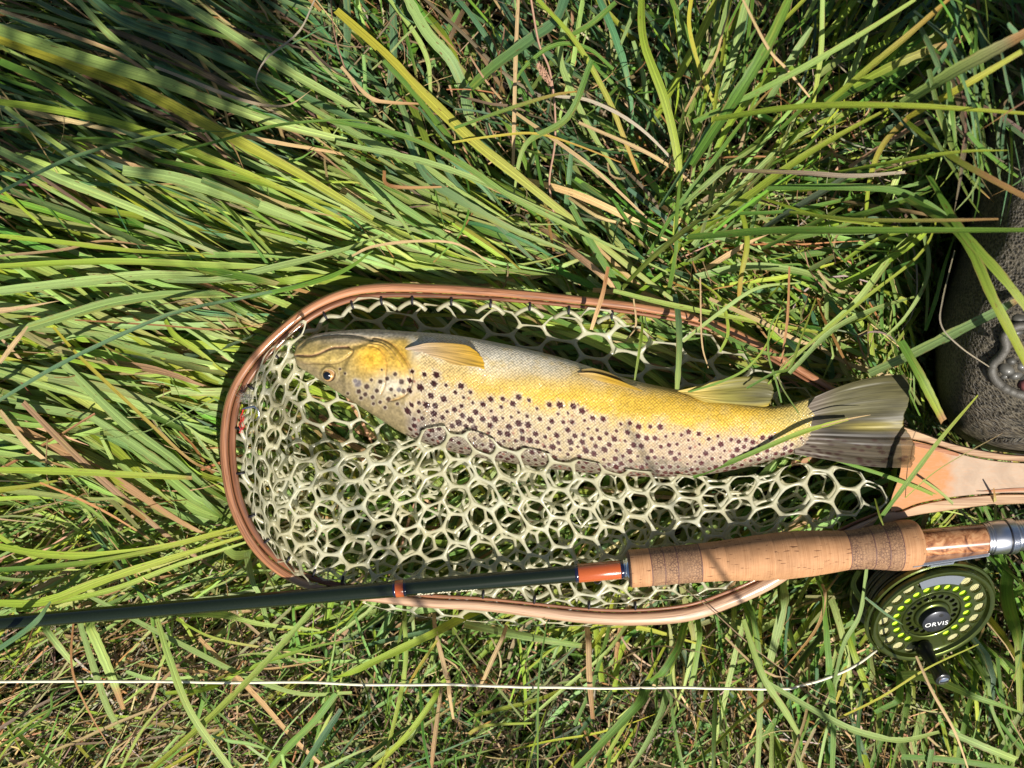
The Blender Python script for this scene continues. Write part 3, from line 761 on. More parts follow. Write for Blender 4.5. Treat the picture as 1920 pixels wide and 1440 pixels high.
def sweep_strip(name, path, off0, off1, zb, zt, mat, parent, round_=0.28):
    """strip swept along a pixel path between two offsets (px, + = right of travel)"""
    n = len(path)
    T = np.gradient(path[:, :2], axis=0); T /= np.linalg.norm(T, axis=1, keepdims=True)
    Nn = np.stack([-T[:, 1], T[:, 0]], 1)
    off0 = np.broadcast_to(off0, (n,)); off1 = np.broadcast_to(off1, (n,)); zb = np.broadcast_to(zb, (n,)); zt = np.broadcast_to(zt, (n,))
    sec = [(0, .2), (0, .5), (0, .75), (.07, .92), (.2, 1.0), (.5, 1.03), (.8, 1.0), (.93, .92), (1, .75), (1, .5), (1, .2), (.9, 0), (.1, 0)]
    V = []; U = []
    s = np.concatenate([[0], np.cumsum(np.hypot(*np.diff(path[:, :2], axis=0).T))]) * S
    for a, b in sec:
        o = off0 + (off1 - off0) * a
        z = zb + (zt - zb) * b
        q = path[:, :2] + Nn * o[:, None]
        V.append(P(q[:, 0], q[:, 1], z)); U.append(np.stack([s, a * (off1 - off0) * S, z], 1))
    m = len(sec)
    V = np.stack(V, 1).reshape(-1, 3) - NL; U = np.stack(U, 1).reshape(-1, 3)
    F = []
    for i in range(n - 1):
        for j in range(m):
            k = (j + 1) % m
            F.append((i * m + j, (i + 1) * m + j, (i + 1) * m + k, i * m + k))
    F.append(tuple(range(m))); F.append(tuple((n - 1) * m + j for j in range(m - 1, -1, -1)))
    o = qmesh(name, V, F, {'buv': U}, mat, parent)
    sharp_by_angle(o, 50)
    return o

hp = np.asarray(HOOP)
T_ = np.gradient(hp, axis=0)
frac = np.linspace(0, 1, len(hp))
# half widths in px round the hoop: slimmer in the grass at the upper right, fuller at the left
half = np.interp(frac, [0, .1, .25, .38, .48, .6, .72, .85, 1], [9, 11, 12, 14.5, 15.5, 15, 13, 17, 15])
zt = np.interp(frac, [0, .12, .3, .5, .7, .85, 1], [.0150, .004, .006, .009, .009, .009, .0155])
zb = zt - .0105
hoop_split = int(len(hp) * .60)
# travel is anticlockwise on the photo (top branch right to left): + offset is the inner side on this path?
mid = np.array([1000, 860.0])
Nn_ = np.stack([-T_[:, 1], T_[:, 0]], 1)
inward = np.sign(((mid - hp) * Nn_).sum(1).mean())
a_out, a_in = (-half * inward, half * inward)
spl = a_out + (a_in - a_out) * np.interp(frac, [0, .3, .45, .6, .75, 1], [.7, .66, .52, .55, .75, .8])
sweep_strip('outer_laminate', hp[:hoop_split], a_out[:hoop_split], spl[:hoop_split] , zb[:hoop_split], zt[:hoop_split], M_HOOP_OUT, net)
sweep_strip('outer_laminate', hp[hoop_split - 1:], a_out[hoop_split - 1:], spl[hoop_split - 1:], zb[hoop_split - 1:], zt[hoop_split - 1:], M_HOOP_LOW, net)
sweep_strip('inner_laminate', hp, spl + 0.6 * inward, a_in, zb, zt - .0009, M_HOOP_IN, net)

# handle: one board core with laminated edge strips
def slab(name, outline, zt_, zb_, mat, parent, inset=3.0, res=None, grow=0.0):
    o2 = curve2(list(outline) + [outline[0]], res or 160)[:-1]
    c = o2.mean(0)
    T = np.roll(o2, -1, 0) - np.roll(o2, 1, 0); T /= np.linalg.norm(T, axis=1, keepdims=True)
    Nn = np.stack([-T[:, 1], T[:, 0]], 1)
    if (Nn * (c - o2)).sum(1).mean() < 0: Nn = -Nn
    o2 = o2 - Nn * grow
    rings = [(0, zb_), (0, zt_ - .0028), (inset * .35, zt_ - .0009), (inset, zt_)]
    V = np.concatenate([P(*(o2 + Nn * i_).T, z_) for i_, z_ in rings]) - NL
    m = len(o2); F = []
    for r in range(3):
        for j in range(m):
            k = (j + 1) % m
            F.append((r * m + j, r * m + k, (r + 1) * m + k, (r + 1) * m + j))
    F.append(tuple(3 * m + j for j in range(m))); F.append(tuple(range(m - 1, -1, -1)))
    o = qmesh(name, V, F, {'buv': V}, mat, parent)
    sharp_by_angle(o, 35)
    return o

t = NT('handle burl wood')
oc = t.attr('buv').outputs['Vector']
n1 = t.noise(oc, 60, 4, .6, dist=1.5); n2 = t.noise(t.vscale(oc, (1, 5, 5)), 260, 4, .6)
c = t.ramp(n1, [(0.35, (.36, .255, .175)), (0.6, (.43, .31, .215))])
sx = t.n('ShaderNodeSeparateXYZ'); t.l(oc, sx.inputs[0])
wig = t.math('ADD', sx.outputs[0], t.math('MULTIPLY', t.noise(oc, 90, 3), 0.022))
c = t.mix(t.ramp(t.math('SUBTRACT', wig, 0.2595), [(0.0, 1), (0.006, 0)]), c, (.46, .20, .070))
lowband = t.math('SUBTRACT', t.math('MULTIPLY', sx.outputs[1], -1), 0.016)
c = t.mix(t.math('MULTIPLY', t.ramp(n2, [(0.5, 0), (0.7, .5)]), 1), c, (.46, .26, .15))
M_BURL = t.done(t.pbr(c, .38, 0, .45, t.bump(n2, .2, .0002), .35, .15))
M_HEDGE = wood_material('pale handle edge laminate', (.42, .27, .155), (.26, .14, .075), 200)
M_HSTRIP = wood_material('reddish handle strip', (.36, .15, .065), (.22, .08, .035), 200)

Ztop = .0165; Zbot = .001
core = [(1690, 826), (1722, 832), (1760, 842), (1830, 862), (1920, 872), (2100, 876), (2330, 872), (2330, 925), (2100, 925), (1920, 920), (1850, 922), (1780, 929), (1722, 940),
        (1690, 952), (1672, 955), (1676, 930), (1690, 890), (1694, 850)]
slab('handle_core', core, Ztop, Zbot - .0007, M_BURL, net, 1.2, None, 4.0)
up_edge = [(1650, 783), (1690, 797), (1735, 813), (1780, 829), (1850, 845), (1920, 853), (2100, 858), (2330, 854), (2330, 868), (2100, 871), (1920, 866), (1830, 856), (1760, 836), (1722, 826), (1690, 820), (1665, 805)]
slab('handle_edge', up_edge, Ztop - .0006, Zbot, M_HEDGE, net, 2.5)
lo_edge = [(1672, 958), (1650, 966), (1600, 1000), (1640, 990), (1710, 969), (1780, 957), (1850, 949), (1920, 946), (2100, 950), (2330, 952), (2330, 933), (2100, 931), (1920, 926), (1850, 928), (1780, 935), (1722, 946), (1690, 958)]
slab('handle_edge', lo_edge, Ztop - .0006, Zbot, M_HEDGE, net, 2.5)
st1 = [(1702, 827), (1745, 835), (1795, 849), (1792, 856), (1745, 844), (1706, 835)]
slab('inlay_strip', st1, Ztop + .0004, Ztop - .001, M_HSTRIP, net, 1.0, 60)
st2 = [(1830, 921), (1870, 917), (1920, 914), (2050, 912), (2050, 918), (1920, 921), (1870, 923)]
slab('inlay_strip', st2, Ztop + .0004, Ztop - .001, M_HSTRIP, net, 1.0, 60)

VT = np.array([(552, 662), (556, 650), (564, 641), (580, 632), (600, 625), (650, 619), (700, 617), (760, 621), (850, 628), (950, 646), (1040, 667), (1100, 685), (1180, 711), (1270, 731),
               (1340, 745), (1400, 757), (1440, 762), (1480, 757), (1530, 742), (1560, 733)], float)
DB = np.array([(552, 668), (556, 683), (566, 692), (580, 700), (610, 720), (650, 746), (700, 778), (760, 815), (830, 843), (930, 864), (1020, 877), (1100, 887), (1180, 893), (1260, 894), (1330, 889), (1400, 876),
               (1440, 865), (1485, 852), (1530, 847), (1560, 850)], float)
tV = curve2(VT, 600); tD = curve2(DB, 600)
def vy(x): return np.interp(x, tV[:, 0], tV[:, 1])
def dy(x): return np.interp(x, tD[:, 0], tD[:, 1])
def fish_top(px, py):
    """upper surface of the trout, -1 where there is no fish"""
    c = (vy(px) + dy(px)) / 2; h = (dy(px) - vy(px)) / 2
    v = np.abs((py - c) / h)
    th = np.interp(px, [552, 570, 620, 700, 800, 1000, 1200, 1400, 1500, 1560], [.003, .0075, .0135, .0175, .0200, .0205, .0180, .0120, .0062, .0010])
    sn = np.sqrt(np.clip(1 - np.clip(v, 0, 1) ** 2.17, 0, 1))
    ok = (v < 1) & (px > 552) & (px < 1556)
    near = (v < 1.08) & (px > 552) & (px < 1556)
    return np.where(ok, .0125 + th * sn ** .82, np.where(near, .0125, -1))

# ---- rubber mesh bag
t = NT('milky rubber')
oc = t.n('ShaderNodeTexCoord').outputs['Object']
nz = t.noise(oc, 60, 4, .6)
c = t.ramp(nz, [(0.3, (.62, .56, .36)), (0.5, (.73, .69, .50)), (0.7, (.80, .79, .64))])
p = t.pbr(c, .30, 0, .55, t.bump(t.noise(oc, 500, 3), .15, .0003), .3, .12)
tr = t.n('ShaderNodeBsdfTranslucent'); tr.inputs[0].default_value = (.66, .63, .40, 1)
rf = t.n('ShaderNodeBsdfTransparent'); rf.inputs[0].default_value = (.86, .88, .80, 1)
m1 = t.n('ShaderNodeMixShader'); m1.inputs[0].default_value = .34; t.l(p.outputs[0], m1.inputs[1]); t.l(tr.outputs[0], m1.inputs[2])
m2 = t.n('ShaderNodeMixShader'); m2.inputs[0].default_value = .40; t.l(m1.outputs[0], m2.inputs[1]); t.l(rf.outputs[0], m2.inputs[2])
M_NET = t.done(m2)

def hexnet(cols, rows, a, b, lat0, keep, warp, hole=.78, rnd=.55, th=.0021, rot=0.0, sub=4, jit=2.0):
    """honeycomb sheet: lattice in px (col pitch a, row pitch b), each cell a ring; warp(lx,ly)->(px,py,z)"""
    Rx, Ry = a / 1.5, b / math.sqrt(3)
    cn = np.array([(math.cos(k * math.pi / 3), math.sin(k * math.pi / 3)) for k in range(6)])
    bp = np.concatenate([cn[k] + (cn[(k + 1) % 6] - cn[k]) * (np.arange(sub) / sub)[:, None] for k in range(6)])
    nb = len(bp)
    un = bp / np.linalg.norm(bp, axis=1, keepdims=True)
    inn = hole * ((1 - rnd) * bp + rnd * .93 * un)
    mid_ = bp * .26 + inn * .74
    cc = []
    for i in range(cols[0], cols[1]):
        for j in range(rows[0], rows[1]):
            cc.append((lat0[0] + i * a, lat0[1] + (j + .5 * (i % 2)) * b))
    cc = np.array(cc)
    def tf(q):
        cr, sr = math.cos(rot), math.sin(rot)
        return np.stack([q[..., 0] * cr - q[..., 1] * sr, q[..., 0] * sr + q[..., 1] * cr], -1)
    cc_r = tf(cc)
    px, py, pz = warp(cc_r[:, 0], cc_r[:, 1])
    k = keep(px, py, cc_r[:, 0], cc_r[:, 1]) if keep else np.ones(len(cc), bool)
    cc = cc[k]; N = len(cc)
    loops = []
    for q in (bp, mid_, inn):
        L = cc[:, None] + q[None] * np.array([Rx, Ry])
        loops.append(L)
    hs = [th * .5, th * .45, 0]
    V = []
    keys = []
    for L, h in zip(loops, hs):
        Lr = tf(L)
        jx = jit * vnoise(Lr[..., 0] / 24, Lr[..., 1] / 24, 31); jy = jit * vnoise(Lr[..., 0] / 24, Lr[..., 1] / 24, 57)
        x, y, z = warp(Lr[..., 0] + jx, Lr[..., 1] + jy)
        z = z + 0 * x
        V.append(P(x, y, z + h))
        if h: V.append(P(x, y, z - h))
    # order: bT, bB, mT, mB, inner
    A = np.stack(V, 0)                       # 5,N,nb,3
    ids = np.arange(5 * N * nb).reshape(5, N, nb)
    nx = np.roll(ids, -1, 2)
    F = [np.stack([ids[a_], nx[a_], nx[b_], ids[b_]], -1).reshape(-1, 4) for a_, b_ in ((0, 2), (2, 4), (4, 3), (3, 1))]
    F = np.concatenate(F)
    Vf = A.reshape(-1, 3)
    # weld shared borders
    key = np.round(Vf * 2e5).astype(np.int64)
    _, first, inv = np.unique(key, axis=0, return_index=True, return_inverse=True)
    inv = inv.ravel()
    return Vf[first], inv[F]

hoop_in = np.asarray(hp)[::6]
def in_hoop(px, py, m=8):
    return sdist(px, py, hoop_in) < -m

FOLD = np.array([(380, 900), (470, 872), (560, 850), (640, 842), (700, 834), (760, 820), (800, 803), (830, 798), (870, 804), (900, 814), (960, 834), (1040, 853), (1110, 866),
                 (1180, 880), (1260, 888), (1330, 893), (1400, 892), (1450, 880), (1500, 868), (1560, 872), (1610, 884), (1660, 905)], float)
def fold_y(x):
    return np.interp(x, FOLD[:, 0], FOLD[:, 1])

def left_gather(u, x0=478, s=42):
    return x0 + s * np.log1p(np.exp((u - x0) / s))

net_parts = []
def wob(x, y, sc, amp, seed):
    return amp * vnoise(x / sc, y / sc, seed)

# top sheet: rolls over the fold edge and runs back underneath
def warpA(x, y):
    px = left_gather(x + wob(x, y, 90, 9, 1), 486, 36)
    d = y + wob(x, y, 110, 9, 2)
    fy = fold_y(px)
    r = 16.0
    f = np.sqrt(d * d + r * r) - r
    under = np.where(d < 0, 1.0, 0.0)
    py = fy + f * np.where(d < 0, .92, 1.0)
    zz = .0150 + .0022 * vnoise(x / 120, y / 90, 5) + .0035 * np.tanh(d / 14)
    zz = zz - .0060 * smooth01(py, 930, 1010) + .006 * np.exp(-((py - fy) / 55) ** 2) * ((px > 760) & (px < 1300))
    zz = zz - .004 * under - .012 * smooth01(-px, -540, -490)
    lim_ = 1128 + 22 * np.sin((px - 700) / 180)
    py = np.where(py > lim_ - 30, lim_ - 30 + 28 * np.tanh((py - lim_ + 30) / 40), py)
    zz = np.where(d < 0, np.minimum(zz, .0125), zz)
    zz = np.where((px > 1130), np.minimum(zz, .0085 + .004 * (d > 0)), zz)
    zz = np.minimum(zz, np.interp(py, [950, 1000, 1120], [.02, .0095, .0065]))
    zz = np.where(d > -8, np.maximum(zz, fish_top(px, py) + .0022), np.minimum(zz, .004))
    return px, py, zz
def keepA(px, py, lx, ly):
    return (ly > -150) & (py < 1150) & in_hoop(px, py, 10) & (px < 1640 - .45 * np.clip(py - 930, 0, 200))
net_parts.append(hexnet((4, 34), (-4, 9), 48.5, 52, (180, 0), keepA, warpA, .85, .7, .0023, .0))

# second, rotated sheet lower down
def warpB(x, y):
    px = left_gather(x + wob(x, y, 100, 12, 11), 492, 30)
    py = y + wob(x, y, 100, 12, 12)
    return px, py, .0035 + .0022 * vnoise(x / 80, y / 80, 13)
def keepB(px, py, lx, ly):
    return in_hoop(px, py, 14) & (py > fold_y(px) + 14) & (px < 1600 - .5 * np.clip(py - 930, 0, 200))
net_parts.append(hexnet((0, 44), (-30, 42), 38, 42, (0, 0), keepB, warpB, .855, .5, .0017, .32))
# third, squashed folds near the bottom of the pile
def warpC(x, y):
    px = x + wob(x, y, 120, 16, 21)
    py = y * 1.0 + wob(x, y, 90, 16, 22)
    return px, py, -.0045 + .002 * vnoise(x / 70, y / 70, 23)
net_parts.append(hexnet((0, 46), (-30, 52), 44, 36, (0, 0), lambda px, py, lx, ly: in_hoop(px, py, 14) & (py > fold_y(px) + 20) & (px < 1560), warpC, .86, .45, .0016, -.42))

# stretched sheet in the upper part of the hoop and under the fish
def warpD(x, y):
    px = x + wob(x, y, 130, 7, 41); py = y + wob(x, y, 130, 5, 42) + 20 * smooth01(x, 900, 1500) * smooth01(y, 500, 700)
    zz = -.009 + .0155 * np.exp(-np.clip(-sdist(px, py, hoop_in) - 12, 0, 400) / 26.0)
    return px, py, zz
net_parts.append(hexnet((6, 26), (9, 24), 62, 45, (0, 12), lambda px, py, lx, ly: in_hoop(px, py, 30) & (py < fold_y(px) - 30) & ~((px < 600) & (py > 600)) & (py < 600 + .30 * (px - 560) + 90) , warpD, .85, .65, .0019, .10))
# diagonal sheet between head, back and fold
def warpE(x, y):
    px = left_gather(x + wob(x, y, 90, 8, 61), 486, 40); py = y + wob(x, y, 90, 8, 62)
    return px, py, .001 + .003 * vnoise(x / 90, y / 90, 63) - .006 * smooth01(px, 640, 760)
polyE = [(440, 640), (552, 640), (556, 690), (640, 760), (760, 815), (860, 850), (860, 900), (440, 930)]
net_parts.append(hexnet((2, 26), (-10, 34), 50, 44, (0, 0), lambda px, py, lx, ly: in_hoop(px, py, 12) & (sdist(px, py, polyE) < 0), warpE, .84, .65, .0020, .42))
# bunched net standing up along the rounded end
def warpF(x, y):
    w = wob(x, y, 70, 9, 71)
    px = 512 + (x + w) * .48 + np.interp(y, [600, 660, 740, 850, 1000, 1080], [60, 18, -14, -26, 0, 55])
    py = y + wob(x, y, 60, 8, 72)
    zz = .0145 - .00015 * np.abs(x) + .003 * vnoise(x / 30, y / 60, 73)
    return px, py, zz
net_parts.append(hexnet((-2, 3), (15, 26), 44, 42, (0, 0), lambda px, py, lx, ly: in_hoop(px, py, 4), lambda x, y: warpF(x, y), .76, .5, .0021, .0, jit=4))
def warpF2(x, y):
    px, py, zz = warpF(x, y + 14)
    return px + 24 + wob(x, y, 50, 8, 77), py, zz - .006
net_parts.append(hexnet((-1, 3), (16, 26), 48, 40, (0, 8), lambda px, py, lx, ly: in_hoop(px, py, 4), warpF2, .77, .5, .0020, .0, jit=4))
def warpF3(x, y):
    px, py, zz = warpF(x, y + 4)
    return px - 12 + wob(x, y, 40, 5, 87) + .1 * (y - 800) * 0, py, zz + .001
net_parts.append(hexnet((0, 1), (15, 25), 26, 44, (-20, 8), lambda px, py, lx, ly: in_hoop(px, py, 4), warpF3, .70, .5, .0020, .0, jit=4))
# bag bottom peeping out below the hoop
def warpG(x, y):
    px = x + wob(x, y, 100, 6, 91)
    base = np.interp(px, [690, 740, 850, 1000, 1150, 1230], [1118, 1128, 1142, 1156, 1164, 1160])
    d = y
    return px, base + 22 * np.tanh(d / 30) * np.interp(px, [690, 800, 1000, 1200], [.9, 1.15, .9, .35]), -.006 - .004 * np.abs(np.tanh(d / 30))
net_parts.append(hexnet((15, 26), (-1, 3), 47, 38, (0, 0), lambda px, py, lx, ly: (px > 705) & (px < 1170), warpG, .80, .45, .0019))
V = []; F = []; o_ = 0
for v, f in net_parts:
    V.append(v); F.append(f + o_); o_ += len(v)
qmesh('rubber_bag', np.concatenate(V) - NL, np.concatenate(F), None, M_NET, net)

# black ties and rubber stubs on the inner edge of the hoop
M_TIE = simple('black cord tie', (.012, .011, .014), .55, 0, 0, .2)
tie_fr = [.205, .232, .258, .283, .308, .332, .352, .372, .392, .413, .436, .462, .492, .523, .552, .573, .592, .612, .632, .66, .69, .722, .755, .79, .82]
for f in tie_fr:
    i = int(f * (len(hp) - 1))
    nrm = Nn_[i] / np.linalg.norm(Nn_[i]) * inward
    tg = np.array([-nrm[1], nrm[0]])
    c0 = hp[i] + nrm * (half[i] + 5)
    zz = zt[i] - .001
    a_ = np.linspace(0, 2 * math.pi, 14)
    q = c0 + np.outer(np.cos(a_) * 7.0, nrm) + np.outer(np.sin(a_ * 1.0) * .6, tg)
    pts = P(q[:, 0], q[:, 1], zz - .0005 + .0022 * np.sin(a_)) - NL
    tube('tie', pts, .00075, M_TIE, net, 6)
    # stub of rubber that the tie clamps to the hoop
    tt_ = np.linspace(-1, 1, 9)
    q = c0 + np.outer(tt_ * 26, tg) + np.outer(3 + 15 * np.abs(tt_) ** 1.6, nrm)
    pts = P(q[:, 0], q[:, 1], zz - .0002 - .004 * np.abs(tt_)) - NL
    tube('rubber_loop', pts, .00135, M_NET, net, 8)

# ================================================================== trout
xs = np.unique(np.round(np.concatenate([552 + 14 * np.linspace(0, 1, 16) ** 2, np.arange(567, 800, 1.0), np.arange(800, 1556, 1.35)]), 3))
ntop, nbot = 230, 40
ph = np.concatenate([np.linspace(0, math.pi, ntop, endpoint=False), np.linspace(math.pi, 2 * math.pi, nbot, endpoint=False)])
X, PH = np.meshgrid(xs, ph, indexing='ij')
c_ = (vy(X) + dy(X)) / 2; h_ = (dy(X) - vy(X)) / 2
cs = np.cos(PH); sn = np.sin(PH)
vv = -np.sign(cs) * np.abs(cs) ** 0.92          # -1 belly edge ... +1 back edge
thick = np.interp(xs, [552, 570, 620, 700, 800, 1000, 1200, 1400, 1500, 1560], [.003, .0075, .0135, .0175, .0200, .0205, .0180, .0120, .0062, .0010])[:, None]
Y = c_ + h_ * vv
zc_ = np.interp(xs, [552, 700, 1000, 1400, 1560], [.013, .0125, .0125, .0135, .0150])[:, None]
Z = zc_ + thick * np.where(sn > 0, np.abs(sn) ** .82, -.75 * np.abs(sn) ** .9)
top = sn > -0.05

def z5(pts):  # points read on the enlarged head (origin 540,600)
    return [(540 + a * .1354, 600 + b * .1354) for a, b in pts]
mouth = curve2(z5([(95, 490), (230, 492), (330, 492), (430, 462), (520, 420), (620, 385), (740, 372), (830, 372)]), 60)
maxil = curve2(z5([(830, 372), (885, 395), (900, 440), (860, 490), (800, 535), (700, 588), (560, 605), (400, 600), (250, 600), (180, 585)]), 60)
jaw = curve2(z5([(150, 380), (280, 280), (450, 232), (700, 210), (900, 214), (1060, 240), (1160, 285)]), 60)
preop = curve2(z5([(1120, 355), (1230, 380), (1320, 470), (1360, 600), (1355, 740), (1340, 900), (1290, 1030)]), 60)
oper = curve2(z5([(1180, 250), (1320, 275), (1450, 340), (1560, 460), (1660, 610), (1715, 760), (1700, 900), (1640, 1020), (1520, 1090), (1380, 1120)]), 80)
bran = curve2(z5([(1170, 290), (1300, 310), (1420, 390), (1520, 520), (1590, 640)]), 50)
bran2 = curve2(z5([(1150, 320), (1290, 345), (1390, 430), (1460, 540)]), 50)
cheek = curve2(z5([(640, 640), (720, 760), (720, 860), (800, 960)]), 30)
EYE = (617.0, 703.0)

hm = (X < 800) & top
Xh, Yh = X[hm], Y[hm]
def gr(poly, w, dpt):
    return -dpt * np.exp(-(sdist(Xh, Yh, poly, False) / w) ** 2)
D = gr(mouth, 2.2, .0012) + gr(maxil, 1.8, .0006) + gr(jaw, 3.0, .0009) + gr(preop, 1.8, .0006) + gr(oper, 2.3, .0013) + gr(bran, 1.5, .0007) + gr(bran2, 1.3, .0005) + gr(cheek, 2, .0002)
maxp = np.concatenate([mouth, maxil])
D += .0012 * smooth01(-sdist(Xh, Yh, maxp), 0, 6)
D += .0008 * smooth01(-sdist(Xh, Yh, np.concatenate([jaw, [(690, 645), (640, 655), (600, 668), (560, 664)]])), 0, 7)
op_poly = np.concatenate([oper, [(700, 780), (640, 740), (640, 690), (660, 650)]])
D += .0014 * smooth01(-sdist(Xh, Yh, op_poly), 0, 9)
de = np.hypot(Xh - EYE[0], Yh - EYE[1])
D += .0013 * np.exp(-((de - 13.5) / 3.4) ** 2) - .0034 * (1 - smooth01(de, 9.0, 12.5))
D += .00025 * vnoise(Xh / 9, Yh / 9, 3) + .00012 * vnoise(Xh / 3.5, Yh / 3.5, 4)
Z[hm] += D
# soft body relief: pectoral girdle, belly creases, faint lateral groove
Z += np.where(top, .0006 * vnoise(X / 70, Y / 40, 8) + .00025 * vnoise(X / 18, Y / 18, 9), 0)

# arc length coordinates in px for scales and spots
Wp = np.stack([X, Y, Z / S], -1)
ds = np.linalg.norm(np.diff(Wp, axis=1), axis=2)
arc = np.concatenate([np.zeros((len(xs), 1)), np.cumsum(ds, 1)], 1)
i_mid = ntop // 2
arc = arc - arc[:, i_mid:i_mid + 1]

# ---- skin colours (pigment; back and flank toned down where they face the sun)
def cmix(a, b, f): return a * (1 - f[..., None]) + np.asarray(b) * f[..., None]
nzf = vnoise(X / 40, arc / 25, 2) * .5 + vnoise(X / 14, arc / 14, 12) * .3 + vnoise(X / 5, arc / 5, 13) * .2
belly = np.array([.64, .58, .45]); gold = np.array([.62, .39, .050]); cream = np.array([.47, .38, .235]); backc = np.array([.045, .032, .014])
C = np.broadcast_to(belly, X.shape + (3,)).copy()
yG = np.interp(X, [552, 800, 900, 1000, 1150, 1300, 1560], [-.62, -.52, -.48, -.60, -.95, -1.2, -1.2])
C = cmix(C, gold, smooth01(vv + nzf * .12, yG - .30, yG + .38))
C = cmix(C, (.60, .43, .14), smooth01(nzf, .05, .5) * .45)
yU = np.interp(X, [640, 740, 800, 860, 900, 960, 1020, 1080, 1150, 1250, 1330, 1400, 1480, 1550], [705, 694, 690, 716, 735, 742, 756, 760, 788, 800, 812, 820, 820, 815])
sp_z = smooth01(Y + nzf * 20, yU - 22, yU + 30)
C = cmix(C, cream, sp_z * np.interp(X, [640, 1000, 1560], [.85, .85, .65]))
C = cmix(C, (.45, .31, .24), sp_z * smooth01(X, 1100, 1350) * .6)
C = cmix(C, (.36, .21, .11), sp_z * smooth01(nzf, .1, .6) * .45)
C = cmix(C, backc, smooth01(vv + nzf * .15, .62, .92) * .9)
C *= (1 - .24 * smooth01(vv, .0, .55) * smooth01(X, 740, 800))[..., None]  # lowers the flank colour where it faces the sun
C = cmix(C, (.16, .13, .085), smooth01(vv + nzf * .2, .50, .86) * .75 * smooth01(X, 560, 800))
# tail stem
C = cmix(C, (.42, .36, .13), smooth01(X + nzf * 25, 1400, 1500) * (1 - sp_z) * .7)
C = cmix(C, (.27, .22, .17), smooth01(X + nzf * 20, 1490, 1560) * .7)
# scales at the dark zone behind the head
dk = np.exp(-((X - 790) / 70) ** 2 - ((vv - .72) / .22) ** 2)
C = cmix(C, (.16, .13, .12), dk * .75)
# head
hd = (1 - smooth01(X + 8 * nzf, 755, 785)) * top
hcol = np.array([.34, .25, .085])
hC = np.broadcast_to(hcol, X.shape + (3,)).copy()
hC = cmix(hC, (.22, .17, .085), smooth01(vv + nzf * .2, .05, .7))
hC = cmix(hC, (.66, .38, .035), np.exp(-(((X - 700) / 36) ** 2 + ((Y - 668) / 34) ** 2) ** 1.3) * .95)
hC = cmix(hC, (.66, .40, .05), np.exp(-(((X - 752) / 22) ** 2 + ((Y - 672) / 40) ** 2)) * .9)
hC = cmix(hC, (.55, .50, .40), np.exp(-(((X - 735) / 34) ** 2 + ((Y - 722) / 20) ** 2)) * .75)
hC = cmix(hC, (.50, .45, .36), (1 - smooth01(Y, 626, 640)) * .9)
hC = cmix(hC, (.36, .29, .20), np.exp(-(((X - 650) / 60) ** 2 + ((Y - 637) / 9) ** 2)) * .8)
hC = cmix(hC, (.50, .36, .10), np.exp(-(((X - 610) / 34) ** 2 + ((Y - 671) / 7) ** 2)) * .7)
def hline(poly, w, col, f):
    global hC
    d_ = sdist(X[hm], Y[hm], poly, False)
    m_ = np.zeros(X.shape); m_[hm] = np.exp(-(d_ / w) ** 2) * f
    hC = cmix(hC, col, m_)
hline(mouth, 2.2, (.30, .15, .11), .6); hline(maxil, 1.4, (.20, .13, .06), .4); hline(jaw, 2.2, (.22, .15, .09), .5)
hline(preop, 1.6, (.40, .20, .04), .5); hline(oper, 1.8, (.34, .19, .05), .6); hline(bran, 1.3, (.38, .25, .08), .6); hline(bran2, 1.2, (.38, .25, .08), .5)
hC *= (1 + .22 * vnoise(X / 3, Y / 3, 33) + .16 * vnoise(X / 11, Y / 11, 34))[..., None]
C = cmix(C, hC, hd)

# spots
def spot(cx, cy, r, col, star=0.0, k=5, soft=.28, arcmode=True, strength=.94):
    if arcmode:
        ax = X; ay = arc
    else:
        ax = X; ay = Y
    m_ = (np.abs(ax - cx) < r * 2) & (np.abs(ay - cy) < r * 2) & top
    if not m_.any(): return
    dx = ax[m_] - cx; dy_ = ay[m_] - cy
    rr = np.hypot(dx, dy_)
    th = np.arctan2(dy_, dx)
    q = r * (1 + star * np.cos(k * th + cx * 7.3 + 3 * star) * .5 + star * .5 * np.cos((k + 2) * th + cy * 3.1))
    f = (1 - smooth01(rr, q * (1 - soft), q * (1 + soft))) * strength
    C[m_] = cmix(C[m_], col, f)
head_spots = [(741, 701.6, 3.6, 0), (752.6, 715.8, 4.6, 0), (713, 715.8, 3.8, 0), (726, 710, 3.6, 0), (696.4, 712.4, 2.8, 0), (687.6, 724.8, 4.6, 0), (671, 719, 6.0, 1), (666, 714, 3.5, 1), (706.6, 732.7, 3.8, 0),
              (733.4, 730, 3.4, 0), (756.7, 733.4, 4.2, 0), (747.9, 730.7, 4, 1), (672.7, 734, 4, 0), (684.9, 739.5, 3.8, 0), (698.7, 744.9, 3.6, 0), (728.2, 748.3, 4.2, 0), (712.7, 754.1, 3.2, 0),
              (676.8, 746.3, 3.2, 0), (637.5, 692, 2.2, 0), (647, 700.5, 2.2, 0), (715.7, 693.2, 1.9, 0), (740.4, 741.5, 2.4, 0), (768, 725.3, 2.4, 0), (700, 757, 2.8, 0), (722, 764, 3, 0), (745, 757, 3, 0), (652, 738, 2.6, 0)]
for a, b, r, kd in head_spots:
    spot(a, b, r * 1.5, (.60, .53, .42), 0, 5, .5, False, .35)
    spot(a, b, r * 1.12, (.030, .009, .006) if not kd else (.14, .12, .12), .1, 4, .35, False)
r2 = np.random.default_rng(77)
acc = []
